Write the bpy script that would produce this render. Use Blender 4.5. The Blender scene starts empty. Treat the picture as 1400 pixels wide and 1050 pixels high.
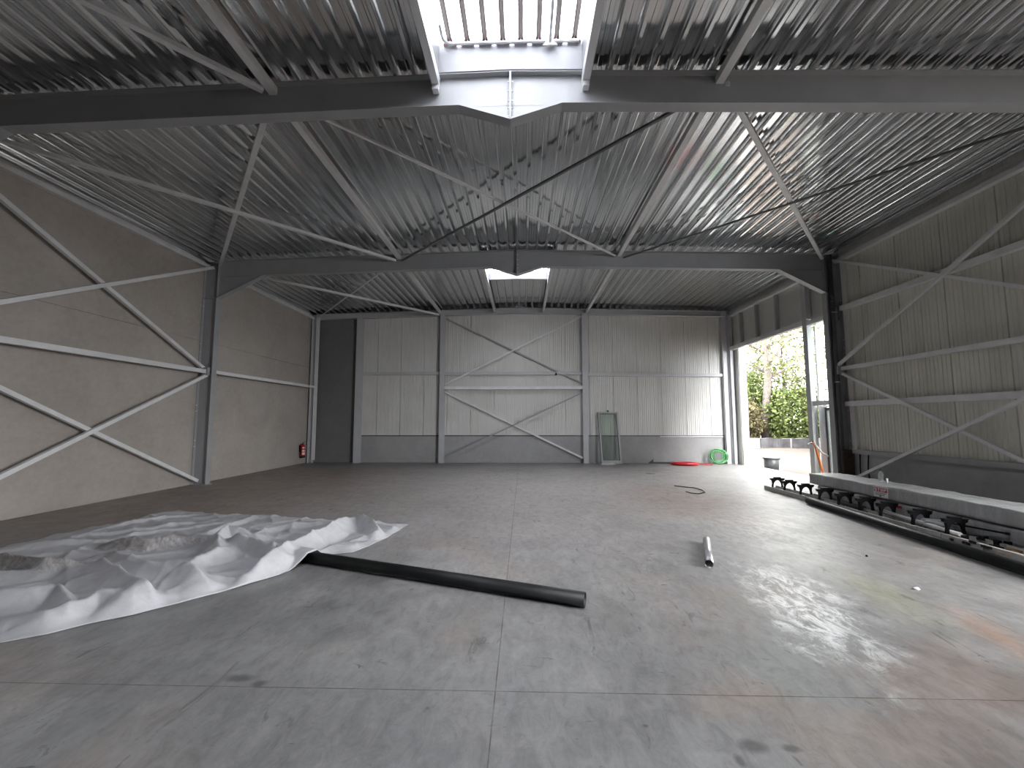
import bpy, bmesh, math, random
from mathutils import Vector, Matrix, noise
import numpy as np

C = bpy.context.scene.collection
PI = math.pi

# ------------------------------------------------------------------ camera
F_PX, PITCH, YAW, ROLL, EYE = 548.283, 0.0818694, -0.0276668, -0.00069714, 1.6
cp, sp, cy_, sy_ = math.cos(PITCH), math.sin(PITCH), math.cos(YAW), math.sin(YAW)
FWD = Vector((sy_*cp, cy_*cp, sp)); RT0 = Vector((cy_, -sy_, 0)); UP0 = RT0.cross(FWD)
RT = RT0*math.cos(ROLL) + UP0*math.sin(ROLL); UP = -RT0*math.sin(ROLL) + UP0*math.cos(ROLL)
cam_data = bpy.data.cameras.new('camera'); cam = bpy.data.objects.new('camera', cam_data); C.objects.link(cam)
cam_data.sensor_width = 36; cam_data.lens = F_PX/1400*36; cam_data.shift_y = 5.957/1400
cam_data.clip_start = 0.05; cam_data.clip_end = 500
cam.matrix_world = Matrix(((RT.x, UP.x, -FWD.x, 0), (RT.y, UP.y, -FWD.y, 0), (RT.z, UP.z, -FWD.z, EYE), (0, 0, 0, 1)))
bpy.context.scene.camera = cam

def at(x, y, z=0.0):
    """point of the horizontal plane z that the survey of the hall puts at photo coordinates x, y"""
    d = FWD + RT*((x-700)/F_PX) + UP*((525+5.957-y)/F_PX)
    t = (z-EYE)/d.z
    return Vector((d.x*t, d.y*t, z))

# ------------------------------------------------------------------ surveyed dimensions
XI_L, XI_R = -8.049, 7.640          # inner faces of the frame columns
CW = 0.377                          # column depth
WL, WR = -8.43, 8.035               # wall faces
Y1, BAY, FW = 4.752, 5.338, 0.155   # frame 1 front, bay, flange width
Y2, Y3, Y0, YB = Y1+BAY, Y1+2*BAY, Y1-BAY, Y1-2*BAY
WE = Y3+0.19                        # end wall face
XC, SL = -0.151, 0.0254
ZB, ZT, ZK, ZV = 5.615, 6.055, 4.835, 5.393
XHL, XHR, WV = -6.83, 6.51, 0.656
PX = [-6.44, -3.15, 2.39]           # gable posts
def zr(x, z0=ZT): return z0 - SL*abs(x-XC)

# ------------------------------------------------------------------ materials
def nmat(name):
    m = bpy.data.materials.new(name); m.use_nodes = True
    nt = m.node_tree; b = nt.nodes['Principled BSDF']
    return m, nt, b
def N(nt, t, **kw):
    n = nt.nodes.new(t)
    for k, v in kw.items():
        if k == 'op': n.operation = v
        elif k.startswith('i_'): n.inputs[k[2:].replace('_', ' ')].default_value = v
        else: setattr(n, k, v)
    return n
def pos(nt, scale=(1,1,1), rot=(0,0,0), loc=(0,0,0)):
    g = N(nt, 'ShaderNodeNewGeometry'); mp = N(nt, 'ShaderNodeMapping')
    mp.inputs['Scale'].default_value = scale; mp.inputs['Rotation'].default_value = rot; mp.inputs['Location'].default_value = loc
    nt.links.new(g.outputs['Position'], mp.inputs['Vector']); return mp.outputs['Vector']
def objco(nt, scale=(1,1,1)):
    g = N(nt, 'ShaderNodeTexCoord'); mp = N(nt, 'ShaderNodeMapping'); mp.inputs['Scale'].default_value = scale
    nt.links.new(g.outputs['Object'], mp.inputs['Vector']); return mp.outputs['Vector']
def noi(nt, vec, scale, detail=5, rough=.55, dist=0.0):
    n = N(nt, 'ShaderNodeTexNoise'); n.inputs['Scale'].default_value = scale; n.inputs['Detail'].default_value = detail
    n.inputs['Roughness'].default_value = rough; n.inputs['Distortion'].default_value = dist
    nt.links.new(vec, n.inputs['Vector']); return n.outputs['Fac']
def ramp(nt, fac, stops):
    r = N(nt, 'ShaderNodeValToRGB'); e = r.color_ramp.elements
    while len(e) < len(stops): e.new(.5)
    for i, (p, c) in enumerate(stops):
        e[i].position = p; e[i].color = (*c, 1) if isinstance(c, tuple) else (c, c, c, 1)
    nt.links.new(fac, r.inputs['Fac']); return r.outputs['Color']
def mixc(nt, fac, a, b, mode='MIX'):
    m = N(nt, 'ShaderNodeMix', data_type='RGBA', blend_type=mode)
    for s, v in ((0, fac), (6, a), (7, b)):
        if isinstance(v, (int, float)): m.inputs[s].default_value = v
        elif isinstance(v, tuple): m.inputs[s].default_value = (*v, 1)
        else: nt.links.new(v, m.inputs[s])
    return m.outputs[2]
def mth(nt, op, a, b=None, c=None, clamp=False):
    m = N(nt, 'ShaderNodeMath', operation=op); m.use_clamp = clamp
    for i, v in enumerate((a, b, c)):
        if v is None: continue
        if isinstance(v, (int, float)): m.inputs[i].default_value = v
        else: nt.links.new(v, m.inputs[i])
    return m.outputs[0]
def bump(nt, b, h, strength=.2, dist=.01):
    n = N(nt, 'ShaderNodeBump'); n.inputs['Strength'].default_value = strength; n.inputs['Distance'].default_value = dist
    nt.links.new(h, n.inputs['Height']); nt.links.new(n.outputs[0], b.inputs['Normal'])
def simple(name, col, rough=.5, metal=0.0, var=.12, scale=6, obj_space=False, bmp=0.0):
    m, nt, b = nmat(name); v = objco(nt) if obj_space else pos(nt)
    f = noi(nt, v, scale, 6)
    c0 = tuple(max(0, x*(1-var)) for x in col); c1 = tuple(min(1, x*(1+var)) for x in col)
    nt.links.new(ramp(nt, f, [(.3, c0), (.7, c1)]), b.inputs['Base Color'])
    b.inputs['Roughness'].default_value = rough; b.inputs['Metallic'].default_value = metal
    if bmp: bump(nt, b, noi(nt, v, scale*6, 4), bmp)
    return m

M = {}
M['steel'] = simple('grey painted steel', (.34,.344,.352), .40, .0, .06, 3)
M['steel_lit'] = simple('lit grey painted steel', (.50,.505,.515), .42, 0, .05, 3)  # same paint as the frames, with stronger light put into the colour
M['upstand'] = simple('grey coated upstand', (.30,.305,.32), .5, 0, .04, 3)
M['steel_dark'] = simple('dark brace steel', (.12,.12,.125), .5, 0, .1, 3)
M['tube_metal'] = simple('dull galvanised tube', (.50,.50,.50), .38, .8, .15, 8)
M['white_block'] = simple('weathered white block', (.22,.22,.22), .8, 0, .1, 3)
M['steel_light'] = simple('pale galvanised steel', (.72,.72,.72), .42, .0, .08, 4)
M['steel_white'] = simple('white coated steel', (.70,.71,.73), .4, 0, .04, 3)
M['black_plastic'] = simple('black plastic', (.006,.006,.007), .42, 0, .3, 8)
M['pipe_black'] = simple('black drainpipe plastic', (.009,.010,.010), .48, 0, .4, 5)
M['grey_pvc'] = simple('dark grey plastic', (.075,.078,.08), .38, 0, .15, 6)
M['red'] = simple('red enamel', (.45,.015,.015), .3, 0, .1, 5)
M['red_hose'] = simple('bright red hose', (.62,.02,.03), .4, 0, .1, 5)
M['green_hose'] = simple('green hose', (.09,.30,.11), .45, 0, .1, 5)
M['orange'] = simple('orange cable', (.85,.22,.04), .5, 0, .1, 5)
M['white'] = simple('white plastic', (.78,.78,.77), .5, 0, .05, 8)
M['wood'] = simple('raw timber', (.42,.26,.14), .7, 0, .3, 14)
M['brick'] = simple('pale brick', (.48,.40,.33), .85, 0, .25, 25, bmp=.3)
M['concrete_block'] = simple('pale concrete', (.50,.49,.46), .85, 0, .15, 20, bmp=.3)
M['dark_fabric'] = simple('dark brown cloth', (.05,.035,.028), .9, 0, .4, 12)
M['rag'] = simple('crumpled off white cloth', (.66,.65,.63), .85, 0, .2, 20)
M['red_brick'] = simple('reddish brick wall', (.16,.085,.075), .9, 0, .2, 4)
M['barrier_grey'] = simple('grey ground sheet', (.06,.063,.068), .6, 0, .4, 3)

for k_ in ('black_plastic','pipe_black'):
    M[k_].node_tree.nodes['Principled BSDF'].inputs['Specular IOR Level'].default_value = .25
# galvanised roof deck
m, nt, b = nmat('galvanised trapezoidal deck'); M['deck'] = m
v = pos(nt, (1, .25, 1)); f = noi(nt, v, 2.2, 7, .6, .6); f2 = noi(nt, pos(nt, (8, .15, 8)), 5, 5)
nt.links.new(ramp(nt, mth(nt, 'ADD', mth(nt,'MULTIPLY',f,.65), mth(nt,'MULTIPLY',f2,.35)), [(.3, (.66,.675,.685)), (.7, (.88,.89,.895))]), b.inputs['Base Color'])
b.inputs['Metallic'].default_value = .95
nt.links.new(mth(nt, 'MULTIPLY_ADD', f, .12, .07), b.inputs['Roughness'])

# sandwich panel
m, nt, b = nmat('off white sandwich panel'); M['panel'] = m
f = noi(nt, pos(nt), 1.1, 5); nt.links.new(ramp(nt, f, [(.3, (.60,.59,.555)), (.7, (.68,.67,.645))]), b.inputs['Base Color']); b.inputs['Roughness'].default_value = .45
m, nt, b = nmat('greenish grey sandwich panel'); M['panel_side'] = m
f = noi(nt, pos(nt, (1,1,.4)), 1.6, 7, .65); nt.links.new(ramp(nt, f, [(.3, (.56,.55,.485)), (.7, (.70,.69,.62))]), b.inputs['Base Color']); b.inputs['Roughness'].default_value = .5

# precast concrete
def concrete(name, a, bb, rough=.8):
    m, nt, b = nmat(name); v = pos(nt)
    f = mth(nt, 'ADD', mth(nt,'MULTIPLY',noi(nt, v, .8, 8, .6, .4),.6), mth(nt,'MULTIPLY',noi(nt, v, 9, 8, .7),.4))
    c = ramp(nt, f, [(.33, a), (.66, bb)])
    sp_ = ramp(nt, noi(nt, v, 60, 3, .6), [(.62, 0.0), (.72, .22)])
    nt.links.new(mixc(nt, sp_, c, tuple(x*.55 for x in a)), b.inputs['Base Color']); b.inputs['Roughness'].default_value = rough
    bump(nt, b, noi(nt, v, 45, 5), .15, .004); return m
M['concrete'] = concrete('brownish precast concrete', (.34,.305,.27), (.45,.41,.37))
M['wainscot'] = concrete('grey precast concrete plinth', (.30,.295,.295), (.40,.395,.39))
M['concrete_shaded'] = concrete('shaded precast concrete', (.15,.15,.15), (.20,.198,.195))  # same concrete as the left wall, with shade put into the colour

# floor
m, nt, b = nmat('power floated concrete floor'); M['floor'] = m
P = pos(nt); sx = N(nt, 'ShaderNodeSeparateXYZ'); nt.links.new(P, sx.inputs[0]); PXs, PYs = sx.outputs[0], sx.outputs[1]
big = noi(nt, P, .45, 8, .6, .8); mid = noi(nt, P, 2.2, 8, .62, .5); fine = noi(nt, P, 24, 6, .7)
c = ramp(nt, mth(nt,'ADD',mth(nt,'MULTIPLY',big,.5),mth(nt,'ADD',mth(nt,'MULTIPLY',mid,.35),mth(nt,'MULTIPLY',fine,.15))), [(.36, (.145,.143,.142)), (.5, (.215,.211,.208)), (.64, (.31,.303,.296))])
def blob(cx, cyy, rx, ry, ang=0, edge=.6, nz=.5, nsc=3.0):
    """soft-edged patch centred at cx, cyy, broken up by noise"""
    ca, sa = math.cos(ang), math.sin(ang)
    dx = mth(nt,'SUBTRACT',PXs,cx); dy = mth(nt,'SUBTRACT',PYs,cyy)
    u = mth(nt,'ADD',mth(nt,'MULTIPLY',dx,ca/rx),mth(nt,'MULTIPLY',dy,sa/rx)); w = mth(nt,'ADD',mth(nt,'MULTIPLY',dx,-sa/ry),mth(nt,'MULTIPLY',dy,ca/ry))
    r = mth(nt,'SQRT',mth(nt,'ADD',mth(nt,'MULTIPLY',u,u),mth(nt,'MULTIPLY',w,w)))
    n_ = noi(nt, P, nsc, 6, .65); r = mth(nt,'ADD',r,mth(nt,'MULTIPLY_ADD',n_,nz*2,-nz))
    mr = N(nt,'ShaderNodeMapRange'); mr.inputs[1].default_value = 1; mr.inputs[2].default_value = 1-edge; nt.links.new(r, mr.inputs[0]); return mr.outputs[0]
# brown clay tint
br = ramp(nt, noi(nt, pos(nt,(1,1,1),(0,0,0),(7,3,0)), .55, 7, .6, 1.0), [(.50, 0.0), (.68, .42)])
c = mixc(nt, br, c, (.30,.225,.175))
c = mixc(nt, mth(nt,'MULTIPLY',blob(-6.2,9.5,4.6,6.0,.15,.6,.25,.8),.6), c, (.34,.265,.215))
c = mixc(nt, mth(nt,'MULTIPLY',blob(1.2,9.6,8.0,6.6,0,.95,.3,.7),.72), c, (.56,.525,.50))  # broad pale area: the brighter middle bay painted into the floor colour
c = mixc(nt, mth(nt,'MULTIPLY',blob(3.4,8.4,1.6,2.6,.1,.8,.6,1.6),.5), c, (.27,.18,.14))
c = mixc(nt, mth(nt,'MULTIPLY',blob(2.6,2.6,1.1,.55,.5,.8,.8,2.2),.35), c, (.30,.20,.15))
c = mixc(nt, mth(nt,'MULTIPLY',blob(3.35,4.0,.35,.9,-.2,.9,.6,2.5),.32), c, (.33,.33,.17))
c = mixc(nt, mth(nt,'MULTIPLY',blob(3.55,3.25,.20,.6,-.35,.9,.8,4),.5), c, (.36,.19,.11))
# dark scuffs
sc_ = ramp(nt, noi(nt, pos(nt,(3.2,.9,1),(0,0,.5)), 1.7, 9, .72, 1.4), [(.335, .85), (.39, 0.0)])
c = mixc(nt, 1.0, c, ramp(nt, noi(nt, pos(nt,(1.6,.8,1),(0,0,.4)), 6, 10, .75, .8), [(.36, .78), (.5, .98), (.64, 1.14)]), 'MULTIPLY')
c = mixc(nt, mth(nt,'MULTIPLY',sc_,.7), c, (.07,.07,.072))
sc2 = ramp(nt, noi(nt, pos(nt,(1,2.6,1),(0,0,-.3),(3,9,0)), 2.6, 8, .7, 2.0), [(.31, .8), (.355, 0.0)])
c = mixc(nt, sc2, c, (.06,.06,.062))
for q in ((1.13,2.15,.09,.055),(1.31,2.14,.06,.03),(.64,2.27,.02,.015),(1.02,2.06,.03,.05),(-1.78,2.60,.12,.05),(-1.62,2.55,.06,.04)):
    c = mixc(nt, mth(nt,'MULTIPLY',blob(*q,0,.6,.35,14),.7), c, (.06,.058,.056))
# pale cement residue, brushed in streaks
stk = ramp(nt, noi(nt, pos(nt,(1.0,.5,1),(0,0,.6)), 8, 12, .82, .9), [(.46, 0.0), (.56, .9)])
p1 = blob(2.45,3.75,.48,1.25,-.27,.6,.8,3.5); p2 = blob(3.5,6.3,1.5,1.9,-.2,.9,.7,1.5)
wht = mth(nt,'MULTIPLY',mth(nt,'MAXIMUM',p1,mth(nt,'MULTIPLY',p2,.42)),stk)
c = mixc(nt, mth(nt,'MULTIPLY',wht,.95), c, (.66,.66,.65))
# saw cut joints
def line(co, v0, wdt):
    d = mth(nt,'ABSOLUTE',mth(nt,'SUBTRACT',co,v0)); return mth(nt,'LESS_THAN',d,wdt)
jn = mth(nt,'MAXIMUM',mth(nt,'MAXIMUM',line(PXs,-.17,.0035),line(PYs,2.52,.0035)),mth(nt,'MAXIMUM',line(PYs,7.6,.004),line(PYs,12.7,.004)))
jn = mth(nt,'MAXIMUM',jn,mth(nt,'MAXIMUM',line(PXs,5.15,.003),line(PXs,-5.5,.003)))
jm = ramp(nt, noi(nt, P, 5, 6, .7), [(.35, .35), (.6, .95)])
c = mixc(nt, mth(nt,'MULTIPLY',jn,jm), c, (.055,.04,.032))
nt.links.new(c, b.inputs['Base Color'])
ro = ramp(nt, mid, [(.3, .34), (.7, .58)])
nt.links.new(mth(nt,'SUBTRACT',ro,mth(nt,'MULTIPLY',wht,.12)), b.inputs['Roughness'])
bump(nt, b, mth(nt,'ADD',mth(nt,'MULTIPLY',mid,.8),mth(nt,'MULTIPLY',fine,.2)), .18, .012)

# sandy yard
m, nt, b = nmat('rutted sandy ground'); M['sand'] = m
f = noi(nt, pos(nt,(.4,1.6,1),(0,0,.25)), 1.2, 8, .65, .8)
nt.links.new(ramp(nt, f, [(.3, (.026,.017,.011)), (.5, (.042,.031,.023)), (.7, (.060,.048,.038))]), b.inputs['Base Color']); b.inputs['Roughness'].default_value = .95
# translucent roof light sheet, window glass, bottle
def glassy(name, col, transp, diff=.0, rough=.05):
    m = bpy.data.materials.new(name); m.use_nodes = True; nt = m.node_tree; nt.nodes.clear()
    o = N(nt,'ShaderNodeOutputMaterial'); t = N(nt,'ShaderNodeBsdfTransparent'); t.inputs[0].default_value = (*col,1)
    g = N(nt,'ShaderNodeBsdfGlossy'); g.inputs['Roughness'].default_value = rough
    tr = N(nt,'ShaderNodeBsdfTranslucent'); tr.inputs[0].default_value = (*col,1)
    a = N(nt,'ShaderNodeMixShader'); a.inputs[0].default_value = diff; nt.links.new(t.outputs[0],a.inputs[1]); nt.links.new(tr.outputs[0],a.inputs[2])
    fr = N(nt,'ShaderNodeLayerWeight'); fr.inputs[0].default_value = .5; frf = mth(nt,'MULTIPLY_ADD',mth(nt,'POWER',fr.outputs['Facing'],5.0),.8,.03)
    s = N(nt,'ShaderNodeMixShader'); nt.links.new(mth(nt,'MULTIPLY',frf,1-transp,None,True),s.inputs[0]); nt.links.new(a.outputs[0],s.inputs[1]); nt.links.new(g.outputs[0],s.inputs[2])
    nt.links.new(s.outputs[0],o.inputs[0]); return m
M['rooflight'] = glassy('opal rooflight sheet', (.68,.69,.72), .5, .22)
M['glass'] = glassy('greenish window glass', (.94,.975,.95), 0.0, .05)
M['bottle'] = glassy('clear bottle plastic', (.85,.88,.90), .0, .15)
M['yard_white'] = simple('white render', (.50,.51,.54), .7, 0, .03, 3)
M['ribsheet'] = glassy('folded opal sheet', (.19,.18,.175), 1.0, .93)
M['pinkish'] = simple('pinkish sealing strip', (.45,.30,.32), .6, 0, .1, 8)
M['film'] = simple('crinkled plastic film', (.38,.39,.40), .32, .0, .18, 5, bmp=.5)
# wrapped pack
m, nt, b = nmat('streaky grey wrapping foil'); M['wrap'] = m
f = noi(nt, pos(nt,(1,2.2,.5),(0,0,.2)), 2.6, 9, .7, 1.0); nt.links.new(ramp(nt, f, [(.3,(.32,.325,.33)),(.55,(.45,.455,.455)),(.75,(.62,.62,.615))]), b.inputs['Base Color']); b.inputs['Roughness'].default_value = .42
bump(nt, b, noi(nt, pos(nt,(1,3,1)), 5, 7, .65, 1.2), .5, .03)
# bark and leaves
M['bark'] = simple('pale grey brown bark', (.10,.082,.07), .9, 0, .3, 8)
def leafm(name, a, bb):
    m, nt, b = nmat(name); i = N(nt,'ShaderNodeNewGeometry')
    nt.links.new(ramp(nt, i.outputs['Random Per Island'], [(0., a), (1., bb)]), b.inputs['Base Color']); b.inputs['Roughness'].default_value = .7
    b.inputs['Specular IOR Level'].default_value = .1; return m
M['leaf_green'] = leafm('light green leaves', (.045,.066,.018), (.125,.150,.055))
M['leaf_olive'] = leafm('olive brown leaves', (.055,.045,.026), (.13,.12,.06))
M['leaf_pale'] = leafm('yellow green leaves', (.075,.09,.035), (.19,.20,.10))
M['leaf_grey'] = leafm('grey green leaves', (.08,.095,.075), (.17,.185,.145))
# tarpaulin
m, nt, b = nmat('dirty white sheeting'); M['tarp'] = m
at_ = N(nt,'ShaderNodeAttribute'); at_.attribute_name = 'dirt'
f = noi(nt, pos(nt), 5, 8, .65, .6); fn = noi(nt, pos(nt,(1,3,1)), 14, 8, .7, .5)
c = ramp(nt, f, [(.3,(.42,.42,.43)),(.7,(.54,.54,.55))])
dm = ramp(nt, mth(nt,'ADD',fn,mth(nt,'MULTIPLY_ADD',at_.outputs['Fac'],.55,-.38)), [(.44,0.0),(.72,.7)])
nt.links.new(mixc(nt, dm, c, (.17,.125,.095)), b.inputs['Base Color']); b.inputs['Roughness'].default_value = .55
bump(nt, b, noi(nt, pos(nt,(1,2.4,1),(0,0,.4)), 6, 7, .6, .9), .25, .02)

# ------------------------------------------------------------------ mesh helpers
def bx(bm, x0, x1, y0, y1, z0, z1):
    vs = [bm.verts.new(p) for p in ((x0,y0,z0),(x1,y0,z0),(x1,y1,z0),(x0,y1,z0),(x0,y0,z1),(x1,y0,z1),(x1,y1,z1),(x0,y1,z1))]
    for f in ((3,2,1,0),(4,5,6,7),(0,1,5,4),(1,2,6,5),(2,3,7,6),(3,0,4,7)): bm.faces.new([vs[i] for i in f])
def prism(bm, poly, a, bb, axis):
    """extrude a closed 2-D polygon between a and bb along axis ('X': poly in y,z; 'Y': poly in x,z; 'Z': poly in x,y)"""
    def P_(p, t): return {'X':(t,p[0],p[1]),'Y':(p[0],t,p[1]),'Z':(p[0],p[1],t)}[axis]
    A = [bm.verts.new(P_(p,a)) for p in poly]; B = [bm.verts.new(P_(p,bb)) for p in poly]; n = len(poly)
    for i in range(n): bm.faces.new((A[i],A[(i+1)%n],B[(i+1)%n],B[i]))
    bm.faces.new(A[::-1]); bm.faces.new(B)
def basis(d, upv=Vector((0,0,1))):
    d = d.normalized(); s = d.cross(upv)
    if s.length < 1e-4: s = Vector((1,0,0))
    s.normalize(); return d, s, s.cross(d)
def bar(bm, p, q, w, h, upv=Vector((0,0,1))):
    """rectangular bar from p to q, w sideways, h along up"""
    p, q = Vector(p), Vector(q); d, s, u = basis(q-p, upv)
    R = [[bm.verts.new(o+s*(a*w/2)+u*(c*h/2)) for a, c in ((-1,-1),(1,-1),(1,1),(-1,1))] for o in (p,q)]
    for i in range(4): bm.faces.new((R[0][i],R[0][(i+1)%4],R[1][(i+1)%4],R[1][i]))
    bm.faces.new(R[0][::-1]); bm.faces.new(R[1])
def tube(bm, pts, r, n=12, closed=False, caps=True):
    pts = [Vector(p) for p in pts]; rings = []; pu = None
    for i, p in enumerate(pts):
        a = pts[i-1] if (i or closed) else p; c_ = pts[(i+1)%len(pts)] if (i < len(pts)-1 or closed) else p
        d = (c_-a).normalized()
        if pu is None: _, s, u = basis(d)
        else:
            s = d.cross(pu)
            if s.length < 1e-5: _, s, u = basis(d)
            s.normalize(); u = s.cross(d)
        pu = u; rr = r[i] if isinstance(r,(list,tuple)) else r
        rings.append([bm.verts.new(p+s*(rr*math.cos(2*PI*k/n))+u*(rr*math.sin(2*PI*k/n))) for k in range(n)])
    m_ = len(rings)
    for i in range(m_ if closed else m_-1):
        A, B = rings[i], rings[(i+1)%m_]
        for k in range(n):
            f = bm.faces.new((A[k],A[(k+1)%n],B[(k+1)%n],B[k])); f.smooth = True
    if not closed and caps: bm.faces.new(rings[0][::-1]); bm.faces.new(rings[-1])
def lathe(bm, prof, n=24, c=(0,0,0), smooth=True):
    rings = []
    for r, z in prof: rings.append([bm.verts.new((c[0]+r*math.cos(2*PI*k/n), c[1]+r*math.sin(2*PI*k/n), c[2]+z)) for k in range(n)])
    for A, B in zip(rings, rings[1:]):
        for k in range(n):
            f = bm.faces.new((A[k],A[(k+1)%n],B[(k+1)%n],B[k])); f.smooth = smooth
    bm.faces.new(rings[0][::-1]); bm.faces.new(rings[-1])
def hollow(bm, p, q, ro, ri, n=28):
    """open pipe from p to q with wall thickness"""
    p, q = Vector(p), Vector(q); d, s, u = basis(q-p)
    def ring(o, r): return [bm.verts.new(o+s*(r*math.cos(2*PI*k/n))+u*(r*math.sin(2*PI*k/n))) for k in range(n)]
    A, B, Ci, D = ring(p,ro), ring(q,ro), ring(q,ri), ring(p,ri)
    for X_, Y_, sm in ((A,B,1),(B,Ci,0),(Ci,D,1),(D,A,0)):
        for k in range(n):
            f = bm.faces.new((X_[k],X_[(k+1)%n],Y_[(k+1)%n],Y_[k])); f.smooth = bool(sm)

def obj(name, bm, mat, parent=None, label=None, bevel=0.0, solid=0.0):
    bmesh.ops.recalc_face_normals(bm, faces=bm.faces) if not solid else None
    me = bpy.data.meshes.new(name); 
    if parent is None:
        xs = [v.co for v in bm.verts]; c_ = Vector(((min(p.x for p in xs)+max(p.x for p in xs))/2,(min(p.y for p in xs)+max(p.y for p in xs))/2,min(p.z for p in xs)))
    else: c_ = parent['_base'] if '_base' in parent else None; c_ = Vector(c_)
    bmesh.ops.translate(bm, verts=bm.verts, vec=-c_)
    bm.to_mesh(me); bm.free(); me.materials.append(M[mat] if isinstance(mat,str) else mat)
    o = bpy.data.objects.new(name, me); C.objects.link(o)
    BASE[o.name] = c_
    if parent is None: o.location = c_
    else: o.parent = parent
    if label: o['label'] = label
    if bevel:
        mo = o.modifiers.new('bevel','BEVEL'); mo.width = bevel; mo.segments = 2; mo.limit_method = 'ANGLE'
    if solid:
        mo = o.modifiers.new('solid','SOLIDIFY'); mo.thickness = solid; mo.offset = 0
    return o
BASE = {}
def thing(name, label, cat, loc=(0,0,0), group=None):
    o = bpy.data.objects.new(name, None); o.empty_display_size = .1; C.objects.link(o); o.location = loc
    o['label'] = label; o['category'] = cat; BASE[o.name] = Vector(loc)
    if group: o['group'] = group
    return o
def part(name, bm, mat, parent, label=None, bevel=0.0, solid=0.0, smooth=False):
    """mesh built in world coordinates, parented to an unrotated thing or part"""
    me = bpy.data.meshes.new(name); 
    if not solid: bmesh.ops.recalc_face_normals(bm, faces=bm.faces)
    b_ = BASE[parent.name]; bmesh.ops.translate(bm, verts=bm.verts, vec=-b_); bm.to_mesh(me); bm.free()
    me.materials.append(M[mat]); o = bpy.data.objects.new(name, me); C.objects.link(o); o.parent = parent; BASE[o.name] = b_
    if label: o['label'] = label
    if bevel:
        mo = o.modifiers.new('bevel','BEVEL'); mo.width = bevel; mo.segments = 2; mo.limit_method = 'ANGLE'
    if solid:
        mo = o.modifiers.new('solid','SOLIDIFY'); mo.thickness = solid; mo.offset = 0
    return o
def solo(name, bm, mat, label, cat, group=None, **kw):
    o = obj(name, bm, mat, None, label, **kw); o['category'] = cat
    if group: o['group'] = group
    return o
def struct(name, bm, mat, parent=None, **kw):
    if parent is None:
        o = obj(name, bm, mat, None, **kw); o['kind'] = 'structure'
    else: o = part(name, bm, mat, parent, **kw)
    return o
def sempty(name, loc):
    o = bpy.data.objects.new(name, None); C.objects.link(o); o.location = loc; o['kind'] = 'structure'; BASE[o.name] = Vector(loc); return o
NB = bmesh.new

# ------------------------------------------------------------------ room shell
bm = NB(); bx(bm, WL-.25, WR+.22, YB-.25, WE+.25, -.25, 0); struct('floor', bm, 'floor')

def deck(bm, x0, x1, y0, y1, zoff=0.0):
    """trapezoidal sheet, ribs along Y, following the roof slope; narrow flanges down"""
    prof = [(.0,.0),(.042,.0),(.052,.035),(.049,.040),(.060,.072),(.066,.105),(.098,.105),(.103,.097),(.135,.097),(.140,.105),(.184,.105),(.190,.072),(.201,.040),(.198,.035),(.208,.0),(.25,.0)]
    prof = [(.0,.0),(.040,.0),(.050,.034),(.046,.040),(.058,.070),(.068,.105),(.110,.105),(.116,.097),(.168,.097),(.174,.105),(.222,.105),(.232,.070),(.228,.040),(.240,.034),(.25,.0)]
    k0 = math.floor((x0-XC)/.25)-1; pts = []
    for k in range(k0, k0+int((x1-x0)/.25)+4):
        for px, pz in prof[:-1]:
            x = XC+k*.25+px
            if x0 < x < x1: pts.append((x, pz))
    pts = [(x0, pts[0][1])]+pts+[(x1, pts[-1][1])]
    A = [bm.verts.new((x, y0, zr(x)+z+.003+zoff)) for x, z in pts]; B = [bm.verts.new((x, y1, zr(x)+z+.003+zoff)) for x, z in pts]
    for i in range(len(pts)-1): bm.faces.new((A[i],A[i+1],B[i+1],B[i]))
def slab(bm, x0, x1, y0, y1):
    """insulation and roofing over the deck"""
    xs = [x0]+([XC] if x0 < XC < x1 else [])+[x1]
    for a, c_ in zip(xs, xs[1:]):
        vs = [bm.verts.new((x,y,zr(x)+z)) for z in (.112,.25) for x,y in ((a,y0),(c_,y0),(c_,y1),(a,y1))]
        for f in ((3,2,1,0),(4,5,6,7),(0,1,5,4),(1,2,6,5),(2,3,7,6),(3,0,4,7)): bm.faces.new([vs[i] for i in f])
SX0, SX1 = -1.06, .76
SKY = [(YB+2.6, Y0-.9), (Y0+.30, Y1-.012), (Y2+.28, 12.25)]     # rooflight openings along the ridge; the first is added unseen for light
bm = NB(); bs = NB()
for a, c_, e in ((WL-.2, SX0, -.045), (SX1, WR+.2, .045)):
    deck(bm, a, c_, YB-.2, WE+.2); slab(bs, a+(e if e > 0 else 0), c_+(e if e < 0 else 0), YB-.2, WE+.2)
edges = [YB-.2]+[v for s in SKY for v in s]+[WE+.2]
for i in range(0, len(edges), 2): deck(bm, SX0, SX1, edges[i]+(.001 if i else 0), edges[i+1]-.001); slab(bs, SX0-.045, SX1+.045, edges[i]+(.045 if i else 0), edges[i+1]-(.045 if i < len(edges)-2 else 0))
ce = struct('ceiling', bm, 'deck', solid=.0015)
rf = struct('trim_1', bs, 'barrier_grey')

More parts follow.
